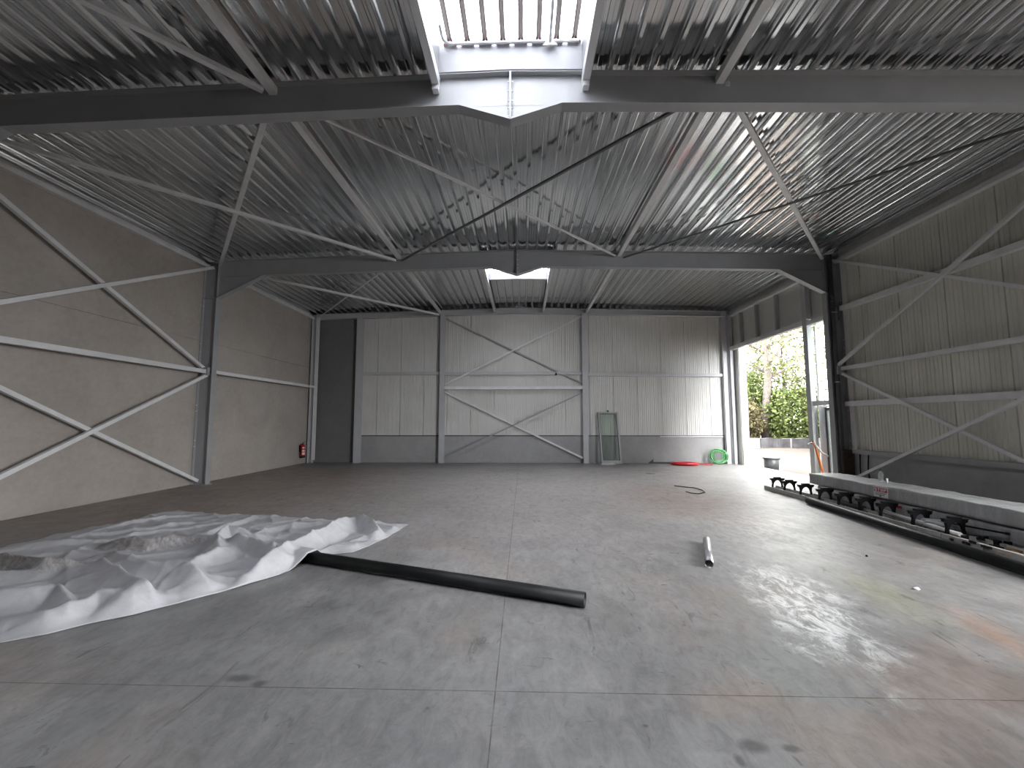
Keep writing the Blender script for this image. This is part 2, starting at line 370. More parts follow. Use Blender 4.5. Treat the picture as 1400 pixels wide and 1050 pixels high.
# rooflights: upstand, ribs, opal sheet
for k, (a, c_) in enumerate(SKY):
    w = sempty('window_%d' % (k+1), (XC, (a+c_)/2, ZT))
    H = .36 if k != 2 else .24
    zt = ZT+H
    bm = NB(); t = .04
    for y0_, y1_ in ((a-t,a),(c_,c_+t)): prism(bm, [(SX0-t,zr(SX0)-.0),(XC,ZT-.0),(SX1+t,zr(SX1)-.0),(SX1+t,zt),(SX0-t,zt)], y0_, y1_, 'Y')
    bx(bm, SX0-t, SX0, a, c_, zr(SX0)+.0, zt); bx(bm, SX1, SX1+t, a, c_, zr(SX1)+.0, zt)
    struct('window_upstand', bm, 'upstand', w)
    bm = NB(); bx(bm, SX0-.06, SX1+.06, a-.06, c_+.06, zt+.062, zt+.066); struct('pane', bm, 'rooflight', w)
    # ribs of the opal sheet: small open folds
    n = 8
    for i in range(n):
        x = SX0+.14+i*(SX1-SX0-.24)/(n-1)
        bm = NB(); prism(bm, [(x-.032,zt+.002),(x-.024,zt+.002),(x,zt+.045),(x+.024,zt+.002),(x+.032,zt+.002),(x+.014,zt+.06),(x-.014,zt+.06)], a, c_, 'Y') if k == 1 else bx(bm, x-.012, x+.012, a, c_, zt+.01, zt+.05)
        struct('rib', bm, 'ribsheet', w)
        if k == 1:
            bm = NB(); prism(bm, [(x-.085,zt-.03),(x-.062,zt-.03),(x,zt+.040),(x+.062,zt-.03),(x+.085,zt-.03),(x+.010,zt+.060),(x-.010,zt+.060)], c_-.045, c_-.004, 'Y'); struct('rib_closure', bm, 'pinkish', w)
    if k == 1:
        bm = NB(); bx(bm, .335, .370, a, c_-.03, zt-.06, zt-.045)
        prism(bm, [(.26,zt-.10),(.445,zt-.10),(.38,zt-.03),(.325,zt-.03)], c_-.06, c_-.045, 'Y'); struct('conduit', bm, 'steel_light', w)
        bm = NB(); pts = [(SX0+.06,c_-.30,zt-.03)]
        for q in range(7):
            an = q/6*PI/2; pts.append((SX0+.16-.10*math.cos(an), c_-.14+.10*math.sin(an), zt-.03))
        pts += [(0,c_-.04,zt-.03),(SX1-.04,c_-.04,zt-.03)]
        tube(bm, pts, .018, 10); struct('edge_tube', bm, 'steel_white', w)

# concrete wall panels with open joints
def panels_conc(name, mat, x0, x1, y0, y1, zs, gap=.014, parent=None):
    bm = NB()
    for z0, z1 in zip(zs, zs[1:]): bx(bm, x0, x1, y0, y1, z0+gap/2, z1-gap/2)
    sh = .02
    if x1-x0 < y1-y0:
        if x0 < 0: bx(bm, x0, x1-sh, y0, y1, zs[0], zs[-1])
        else: bx(bm, x0+sh, x1, y0, y1, zs[0], zs[-1])
    else: bx(bm, x0, x1, y0+sh, y1, zs[0], zs[-1])
    return struct(name, bm, mat, parent)
G0, G1, GT = -.35, 3.5, 4.90        # unseen opening added in the right wall beside the camera to let light in
wl = sempty('wall_left', (WL, 0, 0))
panels_conc('panels', 'concrete', WL-.20, WL, YB-.2, WE+.2, [0,1.70,3.70,5.965], parent=wl)

def ribbed(bm, u0, u1, z0, z1, place, seam=.93, off=0.0, back=.09):
    """sandwich panel skin with shallow vertical ribs; place(u, d, z) with d = depth into the wall"""
    pts = []; k = math.floor((u0-off)/seam)
    while off+k*seam < u1:
        b0 = off+k*seam
        pts += [(b0-.012,0),(b0-.009,.030),(b0+.009,.030),(b0+.012,0)]
        n = 6; st = seam/n
        for i in range(n):
            s = b0+i*st
            if i: pts += [(s-.016,.0),(s-.008,.010),(s+.008,.010),(s+.016,.0)]
            pts += [(s+st*.5-.012,.0),(s+st*.5-.005,.006),(s+st*.5+.005,.006),(s+st*.5+.012,.0)]
        k += 1
    pts = [p for p in pts if u0+.001 < p[0] < u1-.001]; pts = [(u0,0)]+pts+[(u1,0)]
    A = [bm.verts.new(place(u,d,z0)) for u,d in pts]; B = [bm.verts.new(place(u,d,z1)) for u,d in pts]
    for i in range(len(pts)-1): bm.faces.new((A[i],A[i+1],B[i+1],B[i]))
    q = [bm.verts.new(place(u,back,z)) for u,z in ((u0,z0),(u1,z0),(u1,z1),(u0,z1))]; bm.faces.new(q[::-1])
    for (a,b_) in ((A[0],q[0]),): pass
    bm.faces.new((A[0],B[0],q[3],q[0])); bm.faces.new((A[-1],q[1],q[2],B[-1]))
    bm.faces.new(A[::-1]+[q[0],q[1]]) if False else None
# end wall
we = sempty('wall_far', (0, WE, 0))
panels_conc('plinth', 'wainscot', -6.50, WR, WE+.005, WE+.18, [0,1.02], parent=we)
panels_conc('tall_panel', 'concrete_shaded', WL, -6.50, WE, WE+.18, [0,.80,3.70,6.1], parent=we)
bm = NB(); ribbed(bm, -6.50, WR, 1.06, 6.14, lambda u,d,z: (u, WE+d, z), .925, 2.575); struct('cladding', bm, 'panel', we)
bm = NB(); bx(bm, -6.5, WR, WE+.035, WE+.10, 1.0, 1.08); struct('shadow_strip', bm, 'grey_pvc', we)  # dark strip standing in for the shadow line under the overhanging panels
bm = NB(); bx(bm, 5.25, 7.72, WE-.03, WE+.01, 1.0, 1.03); struct('drip_strip', bm, 'steel_white', we)
bm = NB(); bx(bm, WL, WR, WE+.185, WE+.2, 0, 6.15); struct('outer_skin', bm, 'steel', we)
# rear wall behind the photographer, darkened to bounce less light forward
wb = sempty('wall_back', (0, YB, 0))
panels_conc('plinth', 'concrete_shaded', WL, WR, YB-.2, YB-.02, [0,1.02], parent=wb)
bm = NB(); bx(bm, WL, WR, YB-.18, YB-.04, 1.0, 6.14); struct('cladding', bm, 'concrete_shaded', wb)
# right wall, near bays
wr = sempty('wall_right', (WR, 0, 0))
for k_, (ya, yb) in enumerate(((YB-.2, G0), (G1, Y2+.10))):
    nm = ('behind','beyond')[k_]
    panels_conc('plinth_'+nm, 'wainscot', WR, WR+.18, ya, yb, [0,.86], parent=wr)
    bm = NB(); ribbed(bm, ya, yb, .90, 5.965, lambda u,d,z: (WR+d, u, z), .93, .25); struct('cladding_'+nm, bm, 'panel_side', wr)
    bm = NB(); bx(bm, WR+.10, WR+.2, ya, yb, 0, 5.965); struct('outer_skin_'+nm, bm, 'steel', wr)
bm = NB(); bx(bm, WR, WR+.2, G0, G1, GT, 5.965); struct('cladding_over_added_opening', bm, 'panel_side', wr)
# right wall, door bay
DT = 4.42; D0, D1 = 11.33, 15.08; S0, S1 = Y2+.16, 11.17
bm = NB(); bx(bm, WR, WR+.2, Y2+.10, WE+.2, DT, 5.965); struct('header_cladding', bm, 'panel', wr)
bm = NB(); bx(bm, WR, WR+.2, D1, WE+.2, 0, DT); struct('end_pier', bm, 'panel', wr)
bm = NB(); bx(bm, WR+.02, WR+.26, D1-.04, D1-.002, .62, DT); struct('door_jamb', bm, 'steel_white', wr)
bm = NB(); bx(bm, WR+.02, WR+.28, D1-.05, D1-.002, 0, .62); struct('door_jamb_base', bm, 'concrete_block', wr)
# eave trims
bm = NB(); bx(bm, WL+.002, WL+.12, YB, WE-.01, 5.655, 5.75); bx(bm, WL+.002, WL+.02, YB, WE-.01, 5.75, 5.84); struct('trim_2', bm, 'steel_light')
bm = NB(); bx(bm, WR-.12, WR-.002, YB, WE-.01, 5.60, 5.69); bx(bm, WR-.02, WR-.002, YB, WE-.01, 5.69, 5.84); struct('trim_3', bm, 'steel_light')

# ------------------------------------------------------------------ portal frames
def frame(y, label, off):
    ym = y+FW/2; tf, tw = .016, .010
    fr = thing('portal_frame', label, 'steel frame', (XC, ym, 0))
    for s, xi in ((-1, XI_L), (1, XI_R)):
        xo = xi+s*CW; bm = NB()
        zt_ = zr(xo)-.004
        bx(bm, *sorted((xi, xi+s*tf)), y, y+FW, .0, ZK if True else 0)
        bx(bm, *sorted((xo, xo-s*tf)), y, y+FW, .0, zt_)
        bx(bm, *sorted((xi+s*tf, xo-s*tf)), ym-tw/2, ym+tw/2, .0, zt_)
        # stiffeners at the knee
        bx(bm, *sorted((xi, xi+s*.010)), y+.01, y+FW-.01, ZK+.001, zr(xi)-.02)
        bx(bm, *sorted((xi+s*tf, xo-s*tf)), y+.01, y+FW-.01, ZK-.005, ZK+.005)
        bx(bm, *sorted((xi+s*tf, xo-s*tf)), y+.01, y+FW-.01, zr(xi)-.06, zr(xi)-.05)
        co = part('column', bm, 'steel', fr)
        bm = NB(); bx(bm, *sorted((xi-s*.03, xo+s*.0)), y-.03, y+FW+.03, 0, .018)
        part('base_plate', bm, 'steel', co)
        # bolts up the outer flange
        for z in (.95,1.1,1.85,2.0,3.4,3.6,4.6):
            bm = NB(); bx(bm, *sorted((xo-s*.02, xo-s*.045)), y-.012, y, z, z+.03)
            part('bolt', bm, 'steel_light', co)
        # rafter half
        xe = xi; bm = NB()
        def sl_poly(a, b_, za, zb_):
            return [(a, zr(a,za)), (b_, zr(b_,za)), (b_, zr(b_,zb_)), (a, zr(a,zb_))]
        prism(bm, sl_poly(xe, XC, ZT-tf, ZT-.001), y, y+FW, 'Y')                       # top flange
        prism(bm, sl_poly(xe, XC+s*WV, ZB, ZB+tf), y, y+FW, 'Y') if False else None
        xh = XHL if s < 0 else XHR
        prism(bm, sl_poly(xh, XC+s*WV, ZB, ZB+tf), y, y+FW, 'Y')                       # bottom flange
        prism(bm, sl_poly(xe, XC, ZB+tf, ZT-tf), ym-tw/2, ym+tw/2, 'Y')                # web
        prism(bm, sl_poly(xe, xh, ZB+tf*.2, ZB+tf*.8), ym-.03, ym+.03, 'Y')
        part('rafter', bm, 'steel', fr)
        bm = NB()
        prism(bm, [(xi, ZK+.016),(xh, zr(xh,ZB)+.010),(xi, zr(xi,ZB)+.010)], ym-tw/2, ym+tw/2, 'Y')
        d = Vector((xh-xi, zr(xh,ZB)-ZK)).normalized(); nn = Vector((-d.y*tf, d.x*tf)) if s < 0 else Vector((d.y*tf, -d.x*tf))
        prism(bm, [(xi,ZK),(xh,zr(xh,ZB)),(xh+nn.x,zr(xh,ZB)+nn.y),(xi+nn.x,ZK+nn.y)], y, y+FW, 'Y')
        part('haunch', bm, 'steel', fr)
    bm = NB()
    xl, xr_ = XC-WV, XC+WV
    prism(bm, [(xl, zr(xl,ZB)),(XC, ZV+.016),(xr_, zr(xr_,ZB)),(xr_, zr(xr_,ZB)+.02),(XC,ZB+.02),(xl, zr(xl,ZB)+.02)], ym-tw/2, ym+tw/2, 'Y')
    for a in (xl, xr_): prism(bm, [(a,zr(a,ZB)),(XC,ZV),(XC,ZV+.02),(a,zr(a,ZB)+.018)], y-.001, y+FW+.001, 'Y')
    part('apex_haunch', bm, 'steel', fr)
    bm = NB(); bx(bm, XC-.012, XC+.012, y-.006, y+FW+.006, ZV+.012, ZT-.017); part('apex_plate', bm, 'steel', fr)
    for z in (5.45,5.56,5.66,5.79,5.92):
        bm = NB(); tube(bm, [(XC-.035,y+.03,z),(XC+.035,y+.03,z)], .010, 6)
        part('apex_bolt', bm, 'steel_light', fr)
    return fr
frame(Y1, 'nearest grey steel portal frame, its beam crossing at the end of the large rooflight', 0)
frame(Y2, 'second grey steel portal frame with angled knees, standing between the two roof bays', 1)
frame(Y0, 'steel portal frame overhead behind the photographer, behind the frame with the large rooflight', 2)

# end frame: gable beam, corner posts, intermediate posts
bm = NB()
for s, xe in ((-1,-8.20),(1,7.78)):
    for za, zb_, ya, yb_ in ((5.832,6.05,Y3+.10,Y3+.11),(5.832,5.845,Y3,Y3+.15),(6.037,6.05,Y3+.0,Y3+.15)):
        prism(bm, [(xe,zr(xe,za)),(XC,za),(XC,zb_),(xe,zr(xe,zb_))], ya, yb_, 'Y')
bx(bm, XC-.02, XC+.02, Y3-.01, Y3+.13, 5.82, 6.05)
solo('gable_beam', bm, 'steel_lit', 'brightly lit steel channel beam running along the top of the far gable wall', 'beam')
def ipost(name, x, w, ztop, label, zb_=0.0, dep=.165):
    p = thing(name, label, 'post', (x, Y3+dep/2, 0), None)
    bm = NB(); bx(bm, x-w/2, x+w/2, Y3, Y3+.014, zb_, ztop); bx(bm, x-w/2, x+w/2, Y3+dep-.014, Y3+dep, zb_, ztop); bx(bm, x-.005, x+.005, Y3+.014, Y3+dep-.014, zb_, ztop)
    part('shaft', bm, 'steel_lit', p)
    bm = NB(); bx(bm, x-w/2-.03, x+w/2+.03, Y3-.03, Y3+dep+.01, 0, .015); part('base_plate', bm, 'steel', p)
ipost('gable_post', -3.15, .19, zr(-3.15,5.83), 'steel gable post left of the big crossed braces on the far wall')
ipost('gable_post', 2.39, .20, zr(2.39,5.83), 'steel gable post right of the big crossed braces, beside the leaning glass frame')
ipost('gable_post', -6.44, .24, zr(-6.44,5.83), 'steel gable post at the edge of the tall shaded concrete panel')
# corner posts
p = thing('corner_post', 'steel corner post beside the red fire extinguisher', 'post', (-8.2, Y3+.08, 0))
bm = NB(); bx(bm, -8.20, -8.185, Y3-.0, Y3+.16, 0, 5.83); bx(bm, -8.36, -8.345, Y3, Y3+.16, 0, 5.83); bx(bm, -8.345, -8.20, Y3+.07, Y3+.08, 0, 5.83); part('shaft', bm, 'steel_lit', p)
bm = NB(); bx(bm, -8.185, -8.06, Y3+.02, Y3+.032, .12, 5.7); part('edge_angle', bm, 'steel_light', p)
p = thing('corner_post', 'steel corner post beside the green coiled hose and the open doorway', 'post', (7.8, Y3+.08, 0))
bm = NB(); bx(bm, 7.66, 7.675, Y3, Y3+.16, 0, 5.84); bx(bm, 7.86, 7.875, Y3, Y3+.16, 0, 5.84); bx(bm, 7.675, 7.86, Y3+.07, Y3+.08, 0, 5.84); part('shaft', bm, 'steel_lit', p)
bm = NB(); bx(bm, 7.885, 7.99, Y3-.10, Y3+.0, 0, 5.59); part('side_channel', bm, 'steel_lit', p)

# gable rails and braces
def rod(name, p, q, w, h, mat, label, cat='beam', group=None, upv=Vector((0,0,1)), round_=False):
    bm = NB(); tube(bm, [p,q], w/2, 10) if round_ else bar(bm, p, q, w, h, upv)
    return solo(name, bm, mat, label, cat, group)
yr = Y3+.12
rod('wall_rail', (-6.32,yr,3.475), (-3.245,yr,3.475), .11, .11, 'steel_lit', 'horizontal rail on the far wall between the two left gable posts')
rod('wall_rail', (-3.055,yr,3.46), (2.29,yr,3.46), .10, .11, 'steel_lit', 'thin upper horizontal rail behind the crossed braces on the far wall')
rod('wall_rail', (2.49,yr,3.40), (7.66,yr,3.36), .11, .11, 'steel_lit', 'horizontal rail on the far wall above the leaning glass frame')
rod('wall_strut', (-3.05,Y3+.03,2.89), (2.29,Y3+.03,2.89), .10, .12, 'steel_light', 'square tube strut across the middle of the crossed braces on the far wall', 'beam')
ye = Y3+.04
rod('wall_brace', (-3.04,ye,3.03), (2.27,ye,5.68), .06, .06, 'steel_light', 'upper far wall brace climbing to the top of the right post', 'brace')
rod('wall_brace', (-3.04,ye+.07,5.65), (2.29,ye+.07,3.07), .05, .05, 'steel', 'upper far wall brace falling from left to right', 'brace')
rod('wall_brace', (-3.04,ye,.20), (2.29,ye,2.70), .05, .05, 'steel', 'lower far wall brace rising from the foot of the left post', 'brace')
rod('wall_brace', (-3.04,ye+.07,2.74), (2.29,ye+.07,.19), .06, .07, 'steel_light', 'lower far wall brace falling to the foot of the right post', 'brace')
bm = NB(); lathe(bm, [(.0,0),(.05,.0),(.02,.09),(0.001,.1)], 8, (1.28, Y3+.05, 3.38)); solo('cable_clip', bm, 'black_plastic', 'small black clip under the rail near the right end of the upper braces', 'clip')

# side braces, left
xl = -8.19; xr_ = 7.86; a0, a1 = Y1+FW+.0, Y2-.0
def side(x, tag_, w, hh):
    rod('side_brace', (x,a0,2.93) , (x,a1,5.66), w, w, 'steel_light', 'upper %s wall brace rising towards the far column head' % tag_, 'brace')
    rod('side_brace', (x-(.075 if x < 0 else .07),a0,5.62), (x-(.075 if x < 0 else .07),a1,2.96), w, w, 'steel_light', 'upper %s wall brace falling towards the middle of the far column' % tag_, 'brace')
    rod('side_strut', (x,a0,2.885), (x,a1,2.885), hh, hh, 'steel_light', 'level square strut halfway up the %s wall' % tag_, 'beam')
    rod('side_brace', (x,a0,.10), (x,a1,2.80), w, w, 'steel_light', 'lower %s wall brace rising to the middle of the far column' % tag_, 'brace')
    rod('side_brace', (x-(.075 if x < 0 else .07),a0,2.72), (x-(.075 if x < 0 else .07),a1,.10), w, w, 'steel_light', 'lower %s wall brace falling to the foot of the far column' % tag_, 'brace')
side(xl, 'left', .075, .10)
side(xr_, 'right', .06, .09)
rod('side_strut', (xl+.02,Y2+FW,2.90), (xl+.02,Y3,2.94), .08, .09, 'steel_light', 'level rail on the left wall between the column and the fire extinguisher corner', 'beam')
# brace gusset plates
for x, z, y, lb in ((xl+.02,2.89,Y2-.05,'small dark gusset plate halfway up the left column where braces meet'),(xr_-.05,2.85,Y2-.05,'small dark gusset plate halfway up the right column where braces meet')):
    bm = NB(); bx(bm, x-.07, x+.07, y-.03, y+.048, z-.10, z+.10); solo('gusset_plate', bm, 'steel', lb, 'plate')
# right wall rails
for z, lb, hh in ((4.405,'upper pale rail along the right ribbed wall',.11),(2.02,'lower pale rail along the right ribbed wall',.12)):
    rod('wall_rail', (WR-.062,Y1+FW,z), (WR-.062,Y2,z), .12, hh, 'steel_light', lb)
rod('wall_rail', (WR-.05,Y1+FW,.87), (WR-.05,Y2,.87), .10, .10, 'steel', 'sill rail on top of the concrete plinth of the right wall')
bm = NB(); bx(bm, WR-.06, WR-.005, Y2-.20, Y2-.06, .92, 2.0); bx(bm, WR-.06, WR-.005, Y2-.20, Y2-.06, 2.08, 4.35); bx(bm, WR-.06, WR-.005, Y2-.20, Y2-.06, 4.46, 5.6)
solo('corner_flashing', bm, 'panel', 'pale vertical flashing beside the right column on the ribbed wall', 'trim')

# roof struts along the hall
def strut(x, y0_, y1_, z, label, w=.10, h=.10, mat='steel_light'):
    rod('roof_strut', (x,y0_,z), (x,y1_,z), w, h, mat, label, 'beam')
for x, nm, z in ((-3.25,'left',5.90),(2.50,'right',5.91)):
    strut(x, Y0+FW, Y1+.07, z, '%s square roof strut in front of the nearest frame' % nm)
    strut(x, Y1+.09, Y2+.07, z, '%s square roof strut between the two portal frames' % nm)
    strut(x, Y2+.09, Y3+.09, z-.03, '%s square roof strut between the second frame and the far wall' % nm, .09, .09)
for x, nm in ((SX0-.045,'left'),(SX1+.045,'right')):
    bm = NB(); bx(bm, x-.045, x+.045, Y0+FW, Y1+.06, 5.87, 6.02); bx(bm, x-.038, x+.038, Y1-.03, Y1+.06, 5.80, 5.868)
    solo('rooflight_trimmer', bm, 'steel_white', 'white trimmer beam along the %s side of the large rooflight' % nm, 'beam')
    bm = NB(); bx(bm, x-.04, x+.04, Y2+.09, Y3+.09, 5.88, 6.01)
    solo('rooflight_trimmer', bm, 'steel_light', 'pale trimmer beam along the %s side of the small far rooflight' % nm, 'beam')
# roof bracing
def rb(p, q, w, mat, label, zo=0.0):
    z = lambda x: zr(x)-.13+zo
    rod('roof_brace', (p[0],p[1],z(p[0])), (q[0],q[1],z(q[0])), w, w*.8, mat, label, 'brace')
y1a, y1b, y2a = Y1+.12, Y2+.03, Y2+.12
rb((-3.32,y1a),(-8.02,y1b),.075,'steel_light','tubular roof brace from the left strut to the left column head')
rb((-8.02,y1a),(-3.34,y1b),.075,'steel_light','long tubular roof brace crossing the left roof bay above the left wall',-.04)
rb((-3.17,y1a),(2.40,y1b),.045,'steel_light','thin light roof brace falling to the right in the middle roof bay')
rb((2.40,y1a),(-3.17,y1b),.045,'steel_dark','thin dark roof brace falling to the left in the middle roof bay',-.05)
rb((2.58,y1a-.05),(7.62,y1b),.07,'steel_light','pale roof brace from the right strut to the right column head')
rb((7.62,y1a),(2.60,y1b),.04,'steel_dark','long thin dark roof brace crossing the right roof bay',-.05)
rb((-3.33,y2a),(-8.10,Y3+.02),.04,'steel_light','thin roof brace in the far left roof bay running to the corner post')
rb((-8.02,y2a),(-3.33,Y3+.02),.08,'steel_light','thick pale roof brace in the far left roof bay',-.05)
rb((-3.33,Y1-.02),(-8.02,Y0+.2),.075,'steel_light','tubular roof brace above the left side in front of the nearest frame')
# downpipe at the right column
dp = thing('downpipe', 'dark grey downpipe fixed in the web of the right column', 'pipe', (7.80,Y2-.02,0))
bm = NB(); tube(bm, [(7.77,Y2+.0,.0),(7.77,Y2+.0,5.80)], .052, 18); part('pipe', bm, 'grey_pvc', dp)
bm = NB()
for z in (4.42, 4.58, 4.72): tube(bm, [(7.77,Y2,z),(7.77,Y2,z+.05)], .062, 18)
tube(bm, [(7.77,Y2-.03,4.5),(7.86,Y2-.06,4.42),(7.86,Y2-.06,4.1)], .02, 8)
part('socket', bm, 'grey_pvc', dp)
bm = NB(); tube(bm, [(7.77,Y2,2.55),(7.77,Y2,2.57)], .058, 18); part('clip', bm, 'steel_light', dp)
bm = NB(); bx(bm, 7.70,7.86,Y2-.065,Y2-.055,4.30,4.32); part('clip', bm, 'steel_light', dp)
bm = NB(); bx(bm, 7.70,7.98,Y2-.10,Y2-.035,0.0,.92)
solo('dark_cloth', bm, 'dark_fabric', 'dark brown cloth cover hung round the foot of the right column', 'cloth', bevel=.03)
for dx, lb in ((0,'black cable hanging down the wall right of the column foot'),(.11,'second black cable hanging near the wall, nearer the brace')):
    bm = NB(); tube(bm, [(7.99+dx*.1,Y2-.25-dx*2,.82),(7.98,Y2-.24-dx*2,.5),(7.96+dx*.2,Y2-.27-dx*2,.2),(7.97,Y2-.25-dx*2,.02)], .014, 8)
    solo('hanging_cable', bm, 'black_plastic', lb, 'cable')

# door bay steelwork
rod('door_lintel', (7.93,D0-.0,4.345), (7.93,Y3-.11,4.345), .14, .14, 'steel_light', 'pale lintel beam over the wide open doorway')
bm = NB(); bx(bm, 7.86, 8.00, D0-.17, D0, 0, 5.59); solo('door_post', bm, 'steel_lit', 'steel post between the wide doorway and the narrow side door', 'post')
for y, lb in ((14.60,'first stud above the doorway, nearest the far corner'),(13.62,'second stud above the doorway from the far corner'),(12.55,'third stud above the doorway from the far corner')):
    bm = NB(); bx(bm, 7.93, 8.03, y, y+.09, 4.44, 5.56); solo('header_stud', bm, 'steel', lb, 'stud')
rod('side_lintel', (7.93,Y2+FW,4.30), (7.93,D0-.17,4.30), .14, .12, 'steel_light', 'short pale lintel over the narrow side opening')
# narrow side opening: fanlight and glazed door
d1 = sempty('door_1', (WR-.05, 10.7, 0))
bm = NB(); bx(bm, 7.90, 7.98, S0-.0, S1-.01, 2.02, 2.14); struct('transom', bm, 'steel_light', d1)
bm = NB(); bx(bm, WR+.0, WR+.06, S1-.07, S1-.01, 2.15, 4.22); bx(bm, WR, WR+.06, S0, S0+.05, 0, 4.22); struct('window_frame', bm, 'steel_white', d1)
bm = NB(); bx(bm, WR+.025, WR+.031, S0+.05, S1-.07, 2.15, 4.22); struct('pane', bm, 'glass', d1)
bm = NB(); bx(bm, WR, WR+.06, S1-.22, S1-.01, 0, 2.02); bx(bm, WR, WR+.06, S0+.05, S1-.22, 1.97, 2.02); struct('door_frame', bm, 'steel_white', d1)
bm = NB(); bx(bm, WR+.01, WR+.07, S1-.30, S1-.23, .02, 1.96); bx(bm, WR+.01, WR+.07, S0+.06, S1-.30, 1.89, 1.96); bx(bm, WR+.01, WR+.07, S0+.06, S1-.30, .02, .12); struct('door_leaf', bm, 'grey_pvc', d1)
bm = NB(); bx(bm, WR+.035, WR+.041, S0+.06, S1-.30, .12, 1.89); struct('door_pane', bm, 'glass', d1)
# cables by the door post
bm = NB(); tube(bm, [(7.80,11.10,1.02),(7.79,11.02,.95),(7.82,10.98,.7),(7.84,10.9,.35),(7.86,10.82,.10),(7.95,10.70,.02)], .028, 8); solo('orange_cable', bm, 'orange', 'orange cable hanging on the post beside the narrow side door', 'cable')
bm = NB(); tube(bm, [(7.80,11.28,.98),(7.79,11.15,1.03),(7.79,10.98,.95),(7.80,10.80,.78),(7.82,10.62,.70)], .02, 8); solo('white_cable', bm, 'white', 'white cable looped over the door post above the orange cable', 'cable')
bm = NB(); bx(bm, 7.80,7.858,11.16,11.22,.98,1.06); solo('cable_box', bm, 'black_plastic', 'small black box on the door post above the orange cable', 'box')

# ------------------------------------------------------------------ things on the floor
# black pipe under the sheet
A_, B_ = at(800,820,.0625), at(432,763,.0625); dr = (B_-A_).normalized(); B_ = B_+dr*.35
A_.z = B_.z = .0635
bm = NB(); hollow(bm, A_, B_, .0625, .057); solo('drainpipe', bm, 'pipe_black', 'black plastic pipe lying on the open floor, partly under the white sheeting', 'pipe')
# short metal tube
p0, p1 = at(969.5,771,.045), at(966,738,.045)
bm = NB(); hollow(bm, p0, p1, .045, .042); solo('metal_tube', bm, 'tube_metal', 'short silver metal tube lying alone on the floor', 'tube')
# long pipe beside the packs
q0, q1 = Vector((5.535,8.10,.0635)), Vector((5.03,2.60,.0635))
bm = NB(); hollow(bm, q0, q1, .0625, .057); solo('drainpipe', bm, 'pipe_black', 'long black shiny pipe lying in front of the row of concrete channels', 'pipe')
# channel row
du = Vector((q1.x-q0.x, q1.y-q0.y, 0)).normalized(); dn = Vector((-du.y, du.x, 0))
def oriented(bm, o, u0, u1, w0, w1, z0, z1):
    vs = [bm.verts.new(o+du*u+dn*w+Vector((0,0,z))) for z in (z0,z1) for u,w in ((u0,w0),(u1,w0),(u1,w1),(u0,w1))]
    for f in ((3,2,1,0),(4,5,6,7),(0,1,5,4),(1,2,6,5),(2,3,7,6),(3,0,4,7)): bm.faces.new([vs[i] for i in f])
ORD = ['first','second','third','fourth','fifth','sixth','seventh','eighth','ninth','tenth','eleventh','twelfth','thirteenth','fourteenth']
O0 = Vector((5.69, 9.80, 0)); du = Vector((-.012,-1,0)).normalized(); dn = Vector((1,-.012,0)).normalized()
for i in range(14):
    u = i*.51
    b_ = O0+du*u
    c0 = thing('drain_channel', 'concrete channel segment, %s in the row counted from the doorway' % ORD[i], 'channel', tuple(b_), 'concrete channel segments in a row')
    bm = NB(); z1 = .088
    oriented(bm, O0, u+.004, u+.500, 0, .05, 0, z1); oriented(bm, O0, u+.004, u+.500, .26, .31, 0, z1); oriented(bm, O0, u+.004, u+.500, .05, .26, 0, .02)
    part('body', bm, 'concrete_block', c0)
    for uu in (.02, .47):
        bm = NB(); oriented(bm, O0, u+uu, u+uu+.014, .05, .26, .02, .05); part('crossbar', bm, 'grey_pvc', c0)
# black arched brackets
def bracket_mesh():
    bm = NB(); out = []; W, H = .19, .225
    prof = [(-.118,0),(-.150,0),(-.150,.015),(-.135,.08),(-.148,.145),(-W,.160),(-W,.198),(-.10,.202),(-.085,H),(.085,H),(.10,.202),(W,.198),(W,.160),(.148,.145),(.135,.08),(.150,.015),(.150,0),(.118,0)]
    arc = [(.118*math.cos(a), .02+.135*math.sin(a)) for a in [PI*k/14 for k in range(0,15)]]
    poly = prof+arc
    prism(bm, poly, -.02, .02, 'Y'); return bm
def rim_mesh():
    bm = NB(); bx(bm, -.19,-.10,-.032,.032,.188,.202); bx(bm,.10,.19,-.032,.032,.188,.202); bx(bm,-.088,.088,-.032,.032,.214,.228); return bm
cl = [9.55,9.12,8.60,8.06,7.58,7.12,6.71,6.17,5.69]
where = ['at the far left end of the row by the doorway','second from the doorway','third from the doorway','fourth from the doorway','fifth from the doorway','sixth from the doorway, middle of the row','below the red sticker','second from the near end, holding plastic film','at the near end of the row, beside the junk']
proto = thing('pipe_bracket', '', 'bracket'); BASE[proto.name] = Vector((0,0,0))
def narrow(b_):
    for v in b_.verts: v.co.x *= .82
    return b_
bp1 = part('arch', narrow(bracket_mesh()), 'black_plastic', proto); bp2 = part('rim', narrow(rim_mesh()), 'black_plastic', proto)
for i, yy in enumerate(cl):
    if i == 0: t = proto
    else:
        t = proto.copy(); C.objects.link(t)
        for kch in (bp1, bp2):
            c2 = kch.copy(); C.objects.link(c2); c2.parent = t
    base = O0+du*(9.80-yy)+dn*.160
    t.location = (base.x, yy, .088); t.rotation_euler = (0,0,-.012)
    t['label'] = 'black arched pipe bracket, ' + where[i]; t['group'] = 'black arched pipe brackets'
